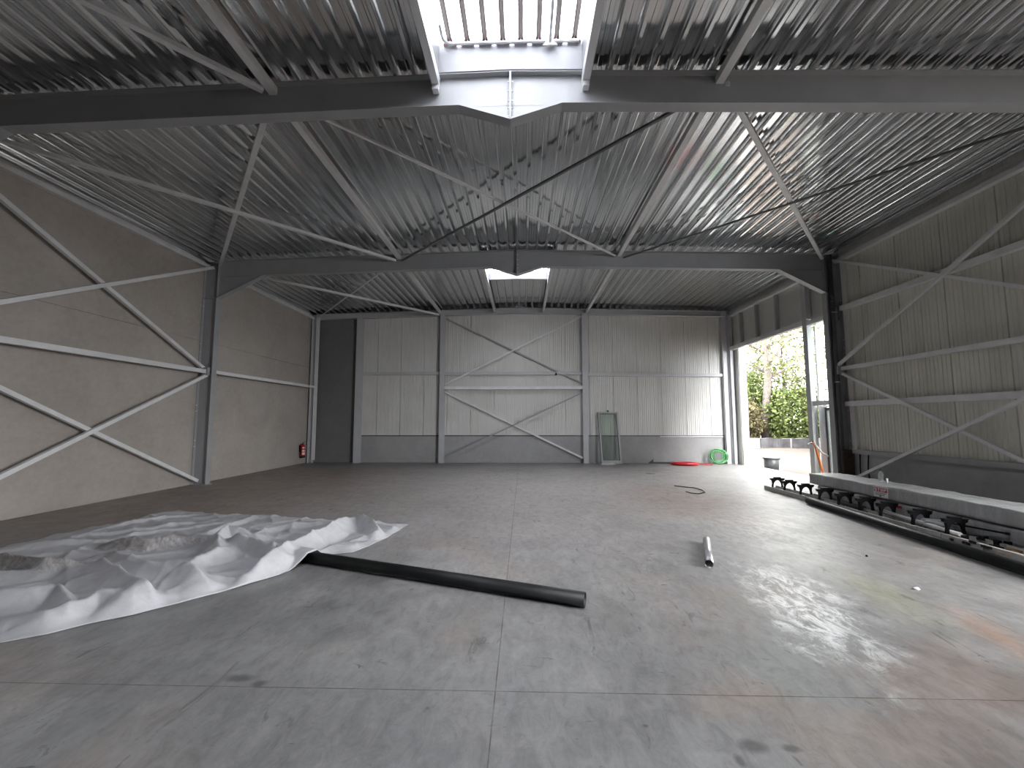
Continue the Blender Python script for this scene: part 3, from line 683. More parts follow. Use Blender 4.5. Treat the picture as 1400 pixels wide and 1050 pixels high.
# wrapped packs
def lump(name, x0, x1, y0_, y1_, z0, z1, label, seed, mat='wrap'):
    bm = NB(); ny, nx, nz = 90, 8, 5
    pk = []
    per = [(x0,z0),(x0,z1),(x1,z1),(x1,z0)]
    ring = [(x0, z0+(z1-z0)*k/nz) for k in range(nz)]+[(x0+(x1-x0)*k/nx, z1) for k in range(nx)]+[(x1, z1-(z1-z0)*k/nz) for k in range(nz)]+[(x1-(x1-x0)*k/nx, z0) for k in range(nx)]
    rows = []
    for j in range(ny+1):
        y = y0_+(y1_-y0_)*j/ny; row = []
        for (x,z) in ring:
            v_ = noise.noise(Vector((x*2+seed, y*3.0, z*3)))*.012+noise.noise(Vector((x*5+seed, y*9.0, z*6)))*.006
            dx = -v_ if x == x0 else 0; dz = v_*1.5 if z == z1 else 0
            row.append(bm.verts.new((x+dx, y, z+dz)))
        rows.append(row)
    k_ = len(ring)
    for j in range(ny):
        for i in range(k_):
            f = bm.faces.new((rows[j][i],rows[j][(i+1)%k_],rows[j+1][(i+1)%k_],rows[j+1][i])); f.smooth = True
    bm.faces.new(rows[0][::-1]); bm.faces.new(rows[-1])
    return solo(name, bm, mat, label, 'package')
up_ = lump('wrapped_pack', 6.06, 6.66, 2.7, 8.80, .292, .50, 'upper long grey foil wrapped pack with the red sticker on its side', 1.0)
lo_ = lump('wrapped_pack', 6.09, 6.62, 2.7, 8.60, .055, .268, 'lower long grey foil wrapped pack under the one with the sticker', 4.0)
for y in (3.3,4.9,6.5,8.1):
    pass
bm = NB(); bx(bm, 6.17,6.60,2.8,8.5,0,.052); solo('pallet_runner', bm, 'wood', 'timber runner on the floor beneath the lower wrapped pack', 'timber')
bm = NB(); bx(bm, 6.13,6.60,2.75,8.65,.272,.290); solo('spacer_board', bm, 'grey_pvc', 'dark spacer board between the two long wrapped packs', 'board')
# sticker with unreadable red print
st = thing('red_sticker', 'white sticker with blurred red lettering on the front of the upper pack', 'sticker', (6.04,7.02,.30))
sx_ = 6.036; y0_, y1_ = 6.93, 7.20
bm = NB(); bx(bm, sx_-.003, sx_, y0_, y1_, .315, .485); part('paper', bm, 'white', st)
bm = NB(); bx(bm, sx_-.006, sx_-.003, y0_+.012, y1_-.012, .405, .475); part('red_panel', bm, 'red', st)
def letters(rows_, x, ya, yb, z0, z1, mat, parent, name):
    """block letters facing -X, first letter at ya end (far) reading to near"""
    G = {'S':['111','100','111','001','111'],'T':['111','010','010','010','010'],'O':['111','101','101','101','111'],'P':['111','101','111','100','100']}
    bm = NB(); n_ = len(rows_); w_ = (yb-ya)/n_
    for i, ch in enumerate(rows_):
        for r, row in enumerate(G[ch]):
            for c_, v_ in enumerate(row):
                if v_ == '1':
                    ys = yb-(i*w_+ (c_+.3)*w_/3.9); zc = z1-(r+.5)*(z1-z0)/5
                    bx(bm, x-.0015, x, ys-w_/3.9, ys, zc-(z1-z0)/10, zc+(z1-z0)/10)
    part(name, bm, mat, parent)
letters('STOP', sx_-.006, y0_+.02, y1_-.02, .415, .465, 'white', st, 'lettering')
bm = NB()
for k in range(3): bx(bm, sx_-.005, sx_-.003, y0_+.03+.02*k, y1_-.03, .385-.018*k, .391-.018*k)
bx(bm, sx_-.005, sx_-.003, 7.06, 7.09, .328, .346); part('small_print', bm, 'black_plastic', st)
bm = NB(); bx(bm, 6.066, 6.069, 6.74, 6.86, .195, .235); o = solo('red_label', bm, 'red', 'small red label on the lower pack behind the bracket below the sticker', 'sticker')
# bottle on the pack
bo = thing('water_bottle', 'clear plastic bottle with dark cap standing on the wrapped pack', 'bottle', tuple(Vector((6.30,7.35,.517))))
bm = NB(); lathe(bm, [(.001,0),(.034,.0),(.037,.01),(.037,.08),(.033,.085),(.037,.09),(.037,.145),(.028,.175),(.013,.195),(.013,.21),(.001,.21)], 20, (6.30,7.35,.517)); part('body', bm, 'bottle', bo)
bm = NB(); lathe(bm, [(.001,.0),(.016,.0),(.016,.02),(.001,.02)], 14, (6.30,7.35,.728)); part('cap', bm, 'black_plastic', bo)
bm = NB(); lathe(bm, [(.001,0),(.012,0),(.016,.01),(.015,.075),(.001,.08)], 12, (6.40,7.35,.517)); solo('white_tube', bm, 'white', 'small white tube standing right beside the bottle on the pack', 'tube')

# junk near the right edge
g0, g1 = Vector((5.93,7.05,.13)), Vector((5.72,5.55,.115))
bm = NB(); tube(bm, [g0,g1], .028, 14); gp = solo('grey_pipe', bm, 'steel_light', 'thin grey pipe lying on the channel row at the near end', 'pipe')
bm = NB(); tube(bm, [(6.02,8.6,.075),(5.93,7.3,.075)], .045, 14); solo('blue_grey_pipe', bm, 'grey_pvc', 'dark blue grey pipe lying between brackets and packs at the doorway end', 'pipe')
bm = NB(); tube(bm, [(5.86,5.85,.20),(6.02,5.30,.20)], .012, 8); tube(bm, [(6.015,5.315,.20),(6.03,5.275,.20)], .019, 8); solo('thin_rod', bm, 'black_plastic', 'thin black rod with a round end sticking out through the near bracket', 'rod')
random.seed(4)
bm = NB()
for k in range(16):
    u = random.uniform(0,1); p = Vector((5.70+random.uniform(-.06,.22), 5.15+random.uniform(0,.6), .02+random.uniform(0,.07))); q = p+Vector((random.uniform(-.15,.15),random.uniform(-.2,.2),random.uniform(.0,.05))); bar(bm, p, q, .03, .03)
for p, q in (((5.72,5.5,.0),(5.72,5.5,.12)),((5.9,5.3,.0),(5.9,5.3,.12)),((5.97,5.25,.0),(5.97,5.25,.12))): bar(bm, p, q, .05, .05)
solo('black_fittings', bm, 'black_plastic', 'heap of black plastic fittings at the foot of the near bracket', 'fittings')['kind'] = 'stuff'
for i, (c_, lb, mt, sz, rz) in enumerate([((5.71,5.03),'pale brick lying nearest the long pipe','brick',(.20,.10,.06),.3),((5.88,5.10),'reddish brown timber block between two bricks','wood',(.12,.12,.07),.1),((6.01,5.05),'pale brick beside the foot of the packs','brick',(.13,.11,.085),-.2)]):
    bm = NB(); bx(bm, -sz[0]/2, sz[0]/2, -sz[1]/2, sz[1]/2, 0, sz[2]); bmesh.ops.rotate(bm, verts=bm.verts, matrix=Matrix.Rotation(rz,3,'Z')); bmesh.ops.translate(bm, verts=bm.verts, vec=(c_[0],c_[1],0))
    solo('brick' if mt=='brick' else 'timber_block', bm, mt, lb, 'brick' if mt=='brick' else 'timber', bevel=.004)
bm = NB()
bmesh.ops.create_icosphere(bm, subdivisions=3, radius=1)
for v in bm.verts:
    n_ = noise.noise(v.co*2.1)*.35+noise.noise(v.co*5)*.15; v.co = v.co*(1+n_); v.co = Vector((5.90+v.co.x*.12, 6.02+v.co.y*.22, max(.02,.13+v.co.z*.07)))
solo('plastic_film', bm, 'film', 'crumpled clear plastic film stuffed under the second bracket from the near end', 'film')

# white lump, debris, cable on the floor
bm = NB(); bmesh.ops.create_icosphere(bm, subdivisions=2, radius=1); c_ = at(1253,806)
for v in bm.verts: v.co = v.co*(1+noise.noise(v.co*2)*.3); v.co = Vector((c_.x+v.co.x*.028, c_.y+v.co.y*.022, max(0,.008+v.co.z*.016)))
solo('plaster_crumb', bm, 'white', 'small white crumb lying on the floor near the orange stain', 'debris')
c_ = at(1185,761); bm = NB(); bmesh.ops.create_icosphere(bm, subdivisions=1, radius=.014); bmesh.ops.translate(bm, verts=bm.verts, vec=(c_.x,c_.y,.010)); solo('black_crumb', bm, 'black_plastic', 'small black crumb on the floor between the metal tube and long pipe', 'debris')
c_ = at(889,648); bm = NB(); bar(bm, (c_.x-.12,c_.y+.03,.012), (c_.x+.03,c_.y,.012), .02, .02); bar(bm, (c_.x+.03,c_.y,.010), (c_.x+.12,c_.y-.06,.010), .015, .015); solo('wood_splinter', bm, 'wood', 'thin splinter on the floor in front of the black angle strip', 'debris')
bm = NB(); pts = [at(x,y,.012) for x,y in ((922,664),(938,666),(950,667),(960,670),(964,673),(955,675),(945,674),(938,672))]; tube(bm, pts, .010, 7); solo('loose_cable', bm, 'black_plastic', 'short dark cable lying curled on the floor in front of the red hose', 'cable')

# red hose coil (flat)
cc = at(936,634.5,.03); bm = NB(); pts = []
random.seed(2)
for k in range(0, 7*28):
    a = 2*PI*k/28; r = .40+.02*math.sin(k*.37)+.035*(k//28 % 3); z = .024+.022*(k//60)
    pts.append((cc.x+r*1.0*math.cos(a), cc.y+r*.85*math.sin(a), z))
pts += [(cc.x+.60,cc.y-.05,.03),(cc.x+.80,cc.y-.1,.024),(cc.x+.93,cc.y-.12,.02)]
tube(bm, pts, .021, 8); solo('red_hose', bm, 'red_hose', 'bright red hose coiled flat on the floor by the far wall', 'hose')
# green hose coil leaning on the wall
cg = Vector((7.30, Y3-.10, .30)); bm = NB(); pts = []
for k in range(0, 7*32):
    a = 2*PI*k/32+.5; t_ = k//32; r = .20+.018*((t_*3)%5); x = cg.x-.03*math.sin(t_)+.10*(t_-3)*.3; 
    pts.append((x+r*math.cos(a)*1.12, cg.y+.02*(t_-3)+.18*(r*math.sin(a)+.25)*.5, .025+ .27+r*math.sin(a)*1.0+.02*math.sin(t_*2)))
mz = min(p[2] for p in pts)-.018; pts = [(p[0],p[1],p[2]-mz) for p in pts]
tube(bm, pts, .018, 8); solo('green_hose', bm, 'green_hose', 'green hose coil leaning against the far wall in the corner', 'hose')
# black angle strip
bm = NB(); bx(bm, 4.90, 6.6, WE-.10, WE-.02, 0, .05); prism(bm, [(4.72,0),(4.93,0),(4.93,.17)], WE-.10, WE-.08, 'Y'); solo('floor_strip', bm, 'grey_pvc', 'dark strip with a pointed upright end lying along the far wall', 'strip')

# leaning glazed frame
gf = thing('glazed_frame', 'grey framed glass panel leaning against the far wall', 'window frame', (3.28,Y3-.12,0))
def lean(u, h_, d):   # u across, h_ up the frame, d thickness
    ang = .13; ru = math.cos(.0)
    return Vector((2.86+u+(.02)*0+ .06*(1-h_/1.94), Y3-.16+h_*math.sin(ang)-d*math.cos(ang), h_*math.cos(ang)+.01+d*math.sin(ang)))
def lbox(bm, u0,u1,h0,h1,d0,d1):
    vs = [bm.verts.new(lean(u,h_,d)) for d in (d0,d1) for u,h_ in ((u0,h0),(u1,h0),(u1,h1),(u0,h1))]
    for f in ((3,2,1,0),(4,5,6,7),(0,1,5,4),(1,2,6,5),(2,3,7,6),(3,0,4,7)): bm.faces.new([vs[i] for i in f])
bm = NB(); Wf, Hf, e = .76, 1.95, .065
lbox(bm,0,e,0,Hf,0,.06); lbox(bm,Wf-e,Wf,0,Hf,0,.06); lbox(bm,e,Wf-e,Hf-e,Hf,0,.06); lbox(bm,e,Wf-e,0,.12,0,.06); part('frame', bm, 'steel', gf)
bm = NB(); lbox(bm,-.012,.0,0,Hf,0,.062); lbox(bm,e,e+.01,.12,Hf-e,.0,.064); lbox(bm,Wf-e-.01,Wf-e,.12,Hf-e,.0,.064); lbox(bm,e,Wf-e,Hf-e-.01,Hf-e,.0,.064); part('gasket', bm, 'black_plastic', gf)
bm = NB(); lbox(bm,e,Wf-e,.12,Hf-e,.025,.033); part('pane', bm, 'glass', gf)
bm = NB(); lbox(bm,Wf/2-.02,Wf/2+.03,Hf,Hf+.07,.01,.05); part('catch', bm, 'black_plastic', gf)
bm = NB(); bmesh.ops.create_icosphere(bm, subdivisions=3, radius=1); c_ = Vector((3.13, Y3-.42, 0))
for v in bm.verts: n_ = noise.noise(v.co*2.4+Vector((3,1,0)))*.5; v.co = v.co*(1+n_); v.co = Vector((c_.x+v.co.x*.24, c_.y+v.co.y*.10, max(0,.02+v.co.z*.045)))
solo('rag', bm, 'rag', 'crumpled white rag at the foot of the leaning glass frame', 'rag')

# fire extinguisher on the left wall
ex_x, ex_y, ez = -8.30, 15.02, .24
fe = thing('fire_extinguisher', 'red fire extinguisher hung on the left wall beside the corner post', 'fire extinguisher', (ex_x,ex_y,ez))
c0 = (ex_x,ex_y,ez)
bm = NB(); lathe(bm, [(.001,.05),(.082,.05),(.085,.07),(.085,.40),(.07,.46),(.035,.49),(.02,.50),(.001,.50)], 24, c0); part('cylinder', bm, 'red', fe)
bm = NB(); lathe(bm, [(.001,0),(.088,0),(.088,.06),(.001,.06)], 24, c0); part('foot_ring', bm, 'black_plastic', fe)
bm = NB(); bx(bm, ex_x-.015,ex_x+.015,ex_y-.015,ex_y+.015,ez+.50,ez+.55); bar(bm,(ex_x-.02,ex_y,ez+.55),(ex_x+.10,ex_y-.02,ez+.60),.02,.015); bar(bm,(ex_x-.02,ex_y,ez+.53),(ex_x+.09,ex_y-.02,ez+.53),.02,.012); part('handle', bm, 'black_plastic', fe)
bm = NB(); tube(bm, [(ex_x,ex_y-.02,ez+.52),(ex_x-.02,ex_y-.10,ez+.50),(ex_x-.01,ex_y-.125,ez+.40),(ex_x,ex_y-.11,ez+.12)], .013, 8); part('hose', bm, 'black_plastic', fe)
bm = NB()
for z0,z1 in ((.12,.18),(.36,.39),(.26,.29),(.21,.235)):
    A = [(ex_x+.0865*math.cos(a), ex_y+.0865*math.sin(a)) for a in [-1.35+1.3*k/8 for k in range(9)]]
    vs0 = [bm.verts.new((x,y,ez+z0)) for x,y in A]; vs1 = [bm.verts.new((x,y,ez+z1)) for x,y in A]
    for k in range(8): bm.faces.new((vs0[k],vs0[k+1],vs1[k+1],vs1[k]))
part('label_print', bm, 'white', fe)
bm = NB(); bx(bm, WL+.001, WL+.045, ex_y-.03, ex_y+.03, ez+.2, ez+.46); part('wall_bracket', bm, 'black_plastic', fe)

# ------------------------------------------------------------------ the crumpled sheet
front = [(-150,915),(-60,893),(0,880),(60,869),(120,854),(180,842),(230,829),(300,811),(360,793),(400,780),(432,768),(455,758),(480,756),(505,747),(525,737),(545,726),(558,718)]
back = [(-150,782),(-60,762),(0,750),(60,736),(110,725),(160,716),(205,706),(243,698),(262,701),(278,703),(320,704),(360,706),(400,708),(440,711),(487,712),(530,717),(556,717)]
fw_ = [at(x,y) for x,y in front]; bw_ = [at(x,y) for x,y in back]
def resample(pl, t):
    L_ = [0]
    for a, c_ in zip(pl, pl[1:]): L_.append(L_[-1]+(c_-a).length)
    s = t*L_[-1]
    for i in range(len(pl)-1):
        if s <= L_[i+1]+1e-9: return pl[i].lerp(pl[i+1], (s-L_[i])/max(1e-9,L_[i+1]-L_[i]))
    return pl[-1]
ridges = [  # photo points of each fold crest, height, width front, width back
 ([(139,742),(200,744),(268,736)],.13,.035,.25),
 ([(-60,772),(0,770),(60,776),(107,772)],.15,.05,.28),
 ([(133,768),(160,786),(190,803),(214,813)],.15,.30,.08),
 ([(146,757),(175,768),(203,777),(250,780),(287,792)],.14,.22,.12),
 ([(240,778),(275,765),(300,756),(318,748)],.13,.16,.14),
 ([(303,739),(340,744),(374,752),(390,744)],.17,.07,.16),
 ([(300,752),(296,738),(310,728),(350,730)],.15,.15,.18),
 ([(322,791),(355,772),(391,752),(430,733),(462,719),(486,709)],.16,.22,.12),
 ([(486,707),(500,712),(520,722)],.17,.15,.10),
 ([(408,755),(425,758),(438,762)],.11,.12,.12),
 ([(6,846),(64,844),(100,835),(133,822),(175,818),(214,815)],.09,.12,.16),
 ([(-60,830),(0,821),(40,818),(79,813),(97,824)],.12,.14,.10),
 ([(-60,800),(0,788),(60,784),(107,778)],.08,.20,.10),
 ([(150,722),(200,713),(262,703)],.05,.07,.07),
 ([(100,735),(170,728),(262,716)],.045,.06,.10),
 ([(150,738),(230,727),(300,718)],.04,.06,.10),
 ([(260,735),(310,722),(350,707)],.05,.08,.10),
 ([(0,750),(60,745),(130,742)],.06,.08,.12),
 ([(330,738),(380,722),(430,716)],.06,.10,.12),
 ([(214,815),(260,803),(287,792)],.05,.12,.10),
]
RG = []
for pl, h_, wf, wb_ in ridges: RG.append(([at(x,y,h_*.8) for x,y in pl], h_*1.15, wf*1.15, wb_*1.15))
PA, PB = Vector((A_.x,A_.y,0)), Vector((B_.x,B_.y,0))
def seg(p, a, c_):
    ab = Vector((c_.x-a.x,c_.y-a.y)); ap = Vector((p.x-a.x,p.y-a.y)); t = max(0,min(1,ap.dot(ab)/max(1e-9,ab.dot(ab)))); d = ap-ab*t
    return d.length, t, (ab.x*ap.y-ab.y*ap.x)
def height(p):
    tot = 0; big_ = 0; dirt = 0
    for ri, (pl, h_, wf, wb_) in enumerate(RG):
        best = (9,0)
        for a, c_ in zip(pl, pl[1:]):
            d, t, s = seg(p, a, c_)
            if d < best[0]: best = (d, s)
        w_ = wf if best[1] < 0 else wb_
        e_ = .12+.88*min(1, min((Vector((p.x,p.y))-Vector((pl[0].x,pl[0].y))).length, (Vector((p.x,p.y))-Vector((pl[-1].x,pl[-1].y))).length)/.25)
        val = h_*(.35+.65*e_)*max(0,1-best[0]/w_)**1.3 if best[0] < w_ else 0
        big_ = max(big_, val); tot += val
        if ri in (0,1): dirt = max(dirt, max(0,1-best[0]/.16))
    q_ = Vector((p.x*1.5+noise.noise(p*1.1)*.5, p.y*2.4+noise.noise(p*1.3+Vector((5,0,0)))*.5, 2)); d1_ = noise.voronoi(q_)[0]
    q2_ = Vector((p.x*3.4+noise.noise(p*2)*.5, p.y*5.2, 8)); d2_ = noise.voronoi(q2_)[0]
    n_ = .034*math.exp(-(d1_[1]-d1_[0])/.22)+.008*math.exp(-(d2_[1]-d2_[0])/.16)+.02*d1_[0]
    hgt = .7*big_+.3*tot+n_
    d, t, s = seg(p, PA, PB)
    pipe_h = 0
    if d < .28: pipe_h = .134 if d < .065 else .134*(1-((d-.065)/.215))**1.4
    return max(hgt*(.35 if pipe_h > .05 else 1)*1.0 if pipe_h > hgt else hgt, pipe_h), dirt, pipe_h
NU, NV = 360, 170
bm = NB(); grid = []; dl = []
for i in range(NU+1):
    u = i/NU; a, c_ = resample(fw_, u), resample(bw_, u); row = []
    for j in range(NV+1):
        v_ = j/NV; p = a.lerp(c_, v_)
        jag = (noise.noise(Vector((p.x*4,p.y*4,9)))*.03)
        p = p+Vector((jag, jag*.6, 0))
        h_, dirt, ph = height(p)
        ed = min(v_, 1-v_)*(c_-a).length; eu = (1-u)*5.5
        k_ = min(1, (min(ed, eu)+.01)/.16); k_ = k_*k_*(3-2*k_)
        z = .006+max(h_*k_, ph*min(1,k_+.9) if ph > 0 else 0)
        row.append(bm.verts.new((p.x,p.y,z))); dl.append(dirt)
    grid.append(row)
for i in range(NU):
    for j in range(NV):
        f = bm.faces.new((grid[i][j],grid[i+1][j],grid[i+1][j+1],grid[i][j+1])); f.smooth = True
ts = solo('plastic_sheeting', bm, 'tarp', 'dirty white crumpled sheeting spread on the floor at left', 'sheeting', solid=.003)
att = ts.data.attributes.new('dirt','FLOAT','POINT'); att.data.foreach_set('value', dl)

# ------------------------------------------------------------------ yard outside
bm = NB()
NX = 60
gv = [[bm.verts.new((8.256+ (j/NX)**1.4*60, -14+ i*1.4, -.12+(noise.noise(Vector((j*.35,i*.5,0)))*.07 if j > 2 else 0))) for j in range(NX+1)] for i in range(60)]
for i in range(59):
    for j in range(NX): bm.faces.new((gv[i][j],gv[i][j+1],gv[i+1][j+1],gv[i+1][j]))
struct('ground', bm, 'sand')
bm = NB(); bx(bm, WR+.205, WR+.32, D0-.3, D1+.2, -.2, -.01); struct('trim_4', bm, 'concrete_block')
bm = NB(); bx(bm, WL-40, WL-.26, -14, 30, -.3, -.06); struct('ground_west', bm, 'sand')
# tub by the door
tb = thing('plastic_tub', 'grey plastic tub standing just outside the open doorway', 'tub', (8.62,14.35,-.12))
bm = NB(); lathe(bm, [(.001,.0),(.21,.0),(.25,.44),(.235,.44),(.20,.02),(.001,.02)], 28, (8.62,14.35,-.1)); part('body', bm, 'grey_pvc', tb)
bm = NB(); lathe(bm, [(.248,.40),(.275,.405),(.275,.445),(.248,.445)], 28, (8.62,14.35,-.1)); part('rim', bm, 'grey_pvc', tb)
# low barrier across the yard
def barrier(x0, x1, y, mt, lb, nm='barrier_sheet'):
    bm = NB(); n_ = 14
    f_ = []; 
    for j in range(2):
        rows_ = []
        for k in range(n_+1):
            x = x0+(x1-x0)*k/n_; dz = noise.noise(Vector((x*1.3,0,3)))*.07 if mt == 'barrier_grey' else 0; dy = noise.noise(Vector((x*2.1,5,3)))*.08 if mt == 'barrier_grey' else 0
            rows_.append((bm.verts.new((x,y+j*.35+dy,-.18)), bm.verts.new((x,y+j*.35+dy*.3,.50+dz))))
        f_.append(rows_)
    for k in range(n_):
        for r in f_: bm.faces.new((r[k][0],r[k+1][0],r[k+1][1],r[k][1]))
        bm.faces.new((f_[0][k][1],f_[0][k+1][1],f_[1][k+1][1],f_[1][k][1]))
    for k in (0,n_): bm.faces.new((f_[0][k][0],f_[0][k][1],f_[1][k][1],f_[1][k][0]))
    solo(nm, bm, mt, lb, 'barrier')
YBr = 26.2
for x0, x1, mt, lb in ((11.6,14.1,'barrier_grey','dark ground barrier at the left of the doorway view'),(14.15,15.1,'white_block','white block in the ground barrier, left of the tree trunk'),(15.15,17.0,'barrier_grey','dark sheet covered barrier in front of the tree trunk'),(17.0,17.1,'white_block','narrow white post in the ground barrier'),(17.12,18.6,'barrier_grey','dark sheet covered barrier right of the narrow white post'),(18.65,19.4,'white_block','white block in the ground barrier beside the door post'),(19.45,20.1,'barrier_grey','dark barrier behind the narrow side door')):
    barrier(x0, x1, YBr, mt, lb)
# trees and hedge
def leaves(bm, pts, size, rng):
    for p in pts:
        a = Vector(rng.normal(size=3)).normalized(); b2 = a.cross(Vector(rng.normal(size=3))).normalized(); s = size*rng.uniform(.6,1.3)
        vs = [bm.verts.new(p+a*s*ca+b2*s*cb*.6) for ca, cb in ((-1,0),(0,-1),(1,0),(0,1))]; bm.faces.new(vs)
def bush(nm, cx, cyy, r, hgt, mt, lb, n_, seed, size=.16, group=None, zb_=-.15, cat='shrub'):
    rng = np.random.default_rng(seed); t = thing(nm, lb, cat, (cx,cyy,zb_), group)
    bm = NB(); pts = []
    for k in range(n_):
        d = rng.normal(size=3); d /= np.linalg.norm(d); rr = rng.uniform(.35,1)**.5
        bumpy = 1+.22*noise.noise(Vector((d[0]*2+seed,d[1]*2,d[2]*2)))
        pts.append(Vector((cx+d[0]*rr*r*bumpy, cyy+d[1]*rr*r*.8*bumpy, zb_+hgt*.5+d[2]*rr*hgt*.5*bumpy)))
    leaves(bm, [p for p in pts if p.z > zb_], size, rng); part('foliage', bm, mt, t)
    bm = NB()
    for k in range(5):
        a = k*1.3; tube(bm, [(cx+.1*math.cos(a),cyy+.1*math.sin(a),zb_),(cx+r*.3*math.cos(a),cyy+r*.25*math.sin(a),zb_+hgt*.4),(cx+r*.5*math.cos(a),cyy+r*.4*math.sin(a),zb_+hgt*.75)], [.09,.06,.02], 6)
    part('stem', bm, 'bark', t)
hb = [(13.0,29.2,1.9,3.9,'leaf_olive','low brownish shrub left of the tree trunk'),(15.3,29.0,1.7,3.3,'leaf_olive','low olive shrub just left of the trunk'),(17.0,31.8,2.6,5.8,'leaf_green','bright green shrub behind the tree trunk'),
      (19.6,29.6,2.2,4.4,'leaf_green','light green rounded shrub right of the trunk'),(14.6,33.4,3.0,6.2,'leaf_green','tall green shrub at the left side of the doorway view'),(21.0,33.5,3.2,7.0,'leaf_pale','tall yellow green shrub at the right side of the doorway view'),
      (21.9,29.3,1.6,2.6,'leaf_green','small green shrub seen past the door post'),(11.0,32.5,2.4,5.0,'leaf_green','green shrub hidden mostly by the far door jamb'),(18.0,36.5,3.6,8.0,'leaf_pale','pale shrub furthest back behind the trunk')]
for i, (x,y,r,hg,mt,lb) in enumerate(hb): bush('shrub', x, y, r, hg, mt, lb, 5600, 11+i, .125)
def tree(cx, cyy, lb, seed, n_leaf, H=13.0, mt='leaf_pale', tr=.32):
    rng = np.random.default_rng(seed); t = thing('tree', lb, 'tree', (cx,cyy,-.15))
    bm = NB(); tips = []
    trunk = [Vector((cx-.25,cyy,-.15)),Vector((cx-.1,cyy,H*.2)),Vector((cx+.15,cyy,H*.38)),Vector((cx,cyy,H*.55)),Vector((cx+.3,cyy,H*.8)),Vector((cx+.2,cyy,H))]
    tube(bm, trunk, [tr,tr*.85,tr*.72,tr*.5,tr*.25,.03], 10)
    for k in range(17):
        s = .36+.6*k/17; i_ = min(4,int(s*5)); b0 = trunk[i_].lerp(trunk[min(5,i_+1)], s*5-i_)
        b0 = Vector((cx+.1,cyy,H*s)); a = k*2.4; L_ = H*.34*(1.15-s*.6)
        p1_ = b0+Vector((math.cos(a)*L_*.5,math.sin(a)*L_*.35,L_*.28)); p2_ = p1_+Vector((math.cos(a+.3)*L_*.5,math.sin(a+.3)*L_*.35,L_*.32))
        tube(bm, [b0,p1_,p2_], [tr*.32,tr*.18,.02], 6)
        for q in range(5):
            e1 = p1_.lerp(p2_, rng.uniform(0,1)); dd = Vector(rng.normal(size=3))*L_*.28; e2 = e1+dd; tube(bm, [e1,e2], [.04,.012], 5); tips += [e1.lerp(e2,f_) for f_ in (.4,.7,1.0)]
    part('trunk', bm, 'bark', t)
    bm = NB(); pts = [tips[int(rng.integers(len(tips)))]+Vector(rng.normal(size=3))*.45 for _ in range(n_leaf)]
    leaves(bm, pts, .13, rng); part('foliage', bm, mt, t)
tree(17.9, 29.9, 'tall sparse tree with a pale trunk in the middle of the doorway view', 5, 5200)
tree(22.0, 34.5, 'thin leafy tree at the right edge of the doorway, behind the shrubs', 8, 4200, 12.0, 'leaf_pale', .2)
tree(14.2, 37.5, 'distant thin tree at the left edge of the doorway view', 9, 3600, 11.0, 'leaf_grey', .18)
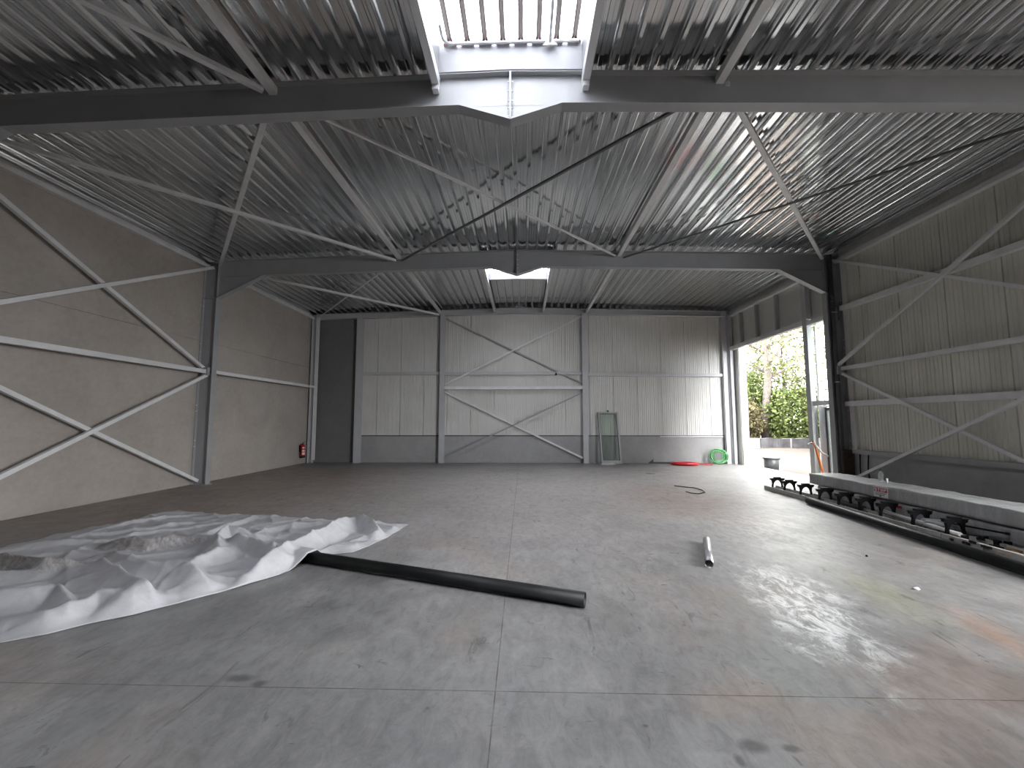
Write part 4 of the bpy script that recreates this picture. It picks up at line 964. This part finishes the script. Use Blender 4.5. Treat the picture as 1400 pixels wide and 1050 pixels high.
# brick building glimpsed through the side opening
bb_ = thing('yard_building', 'reddish building glimpsed through the narrow side opening', 'building', (18.5,23,-.2))
e1, e2 = Vector((.605,.796)), Vector((.796,-.605)); c0_ = Vector((15.35,20.0)); pl_ = [c0_, c0_+e1*9, c0_+e1*9+e2*5, c0_+e2*5]
bm = NB(); prism(bm, [tuple(p) for p in pl_], -.2, 5.6, 'Z'); part('wall', bm, 'red_brick', bb_)
bm = NB(); q_ = [c0_-e1*.3-e2*.3, c0_+e1*9.3-e2*.3, c0_+e1*9.3+e2*5.3, c0_-e1*.3+e2*5.3]; prism(bm, [tuple(p) for p in q_], 5.6, 5.9, 'Z'); part('roof', bm, 'barrier_grey', bb_)
bm = NB(); m0 = c0_+e2*1.2-e1*.04; m1 = m0+e2*1.3; prism(bm, [tuple(m0),tuple(m1),tuple(m1+e1*.06),tuple(m0+e1*.06)], .9, 2.2, 'Z'); part('window', bm, 'yard_white', bb_)
nb = thing('shading_hall', 'unseen flat roofed hall added across the yard to shade the doorway', 'building', (20,9,-.2))  # added out of view to block sky light at the doorway
bm = NB(); bx(bm, 13.3,28,3,15.0,-.2,9.5); part('wall', bm, 'barrier_grey', nb)
bm = NB(); bx(bm, 13.2,28.2,2.8,15.1,9.5,9.8); part('roof', bm, 'barrier_grey', nb)

# ------------------------------------------------------------------ light
W = bpy.data.worlds.new('World'); bpy.context.scene.world = W; W.use_nodes = True; nt = W.node_tree
bg = nt.nodes['Background']; tc = N(nt,'ShaderNodeTexCoord'); sx = N(nt,'ShaderNodeSeparateXYZ'); nt.links.new(tc.outputs['Generated'], sx.inputs[0])
col = ramp(nt, sx.outputs[2], [(.0,(.93,.96,1.0)),(.5,(1.0,1.0,1.0)),(1.0,(1.0,1.0,1.0))])
nt.links.new(col, bg.inputs['Color']); bg.inputs['Strength'].default_value = 1.6
def portal(loc, rot, sx_, sy__):
    l = bpy.data.lights.new('sky_portal','AREA'); l.shape = 'RECTANGLE'; l.size = sx_; l.size_y = sy__; l.cycles.is_portal = True
    o = bpy.data.objects.new('sky_portal', l); C.objects.link(o); o.location = loc; o.rotation_euler = rot
for a, c_ in SKY: portal(((SX0+SX1)/2,(a+c_)/2,ZT+.40),(0,0,0),SX1-SX0,c_-a)
portal((WR+.25,(D0+D1)/2,DT/2),(0,PI/2,0),DT,D1-D0)
portal((WR+.25,(S0+S1)/2,DT/2),(0,PI/2,0),DT,S1-S0)
portal((WR+.25,(G0+G1)/2,GT/2),(0,PI/2,0),GT,G1-G0)
S = bpy.context.scene
S.view_settings.view_transform = 'Standard'; S.view_settings.look = 'None'; S.view_settings.gamma = 1; S.view_settings.use_curve_mapping = False
S.view_settings.exposure = 4.05
S.cycles.use_denoising = True
S.cycles.max_bounces = 12; S.cycles.diffuse_bounces = 8; S.cycles.glossy_bounces = 5; S.cycles.transparent_max_bounces = 16; S.cycles.caustics_reflective = False; S.cycles.caustics_refractive = False
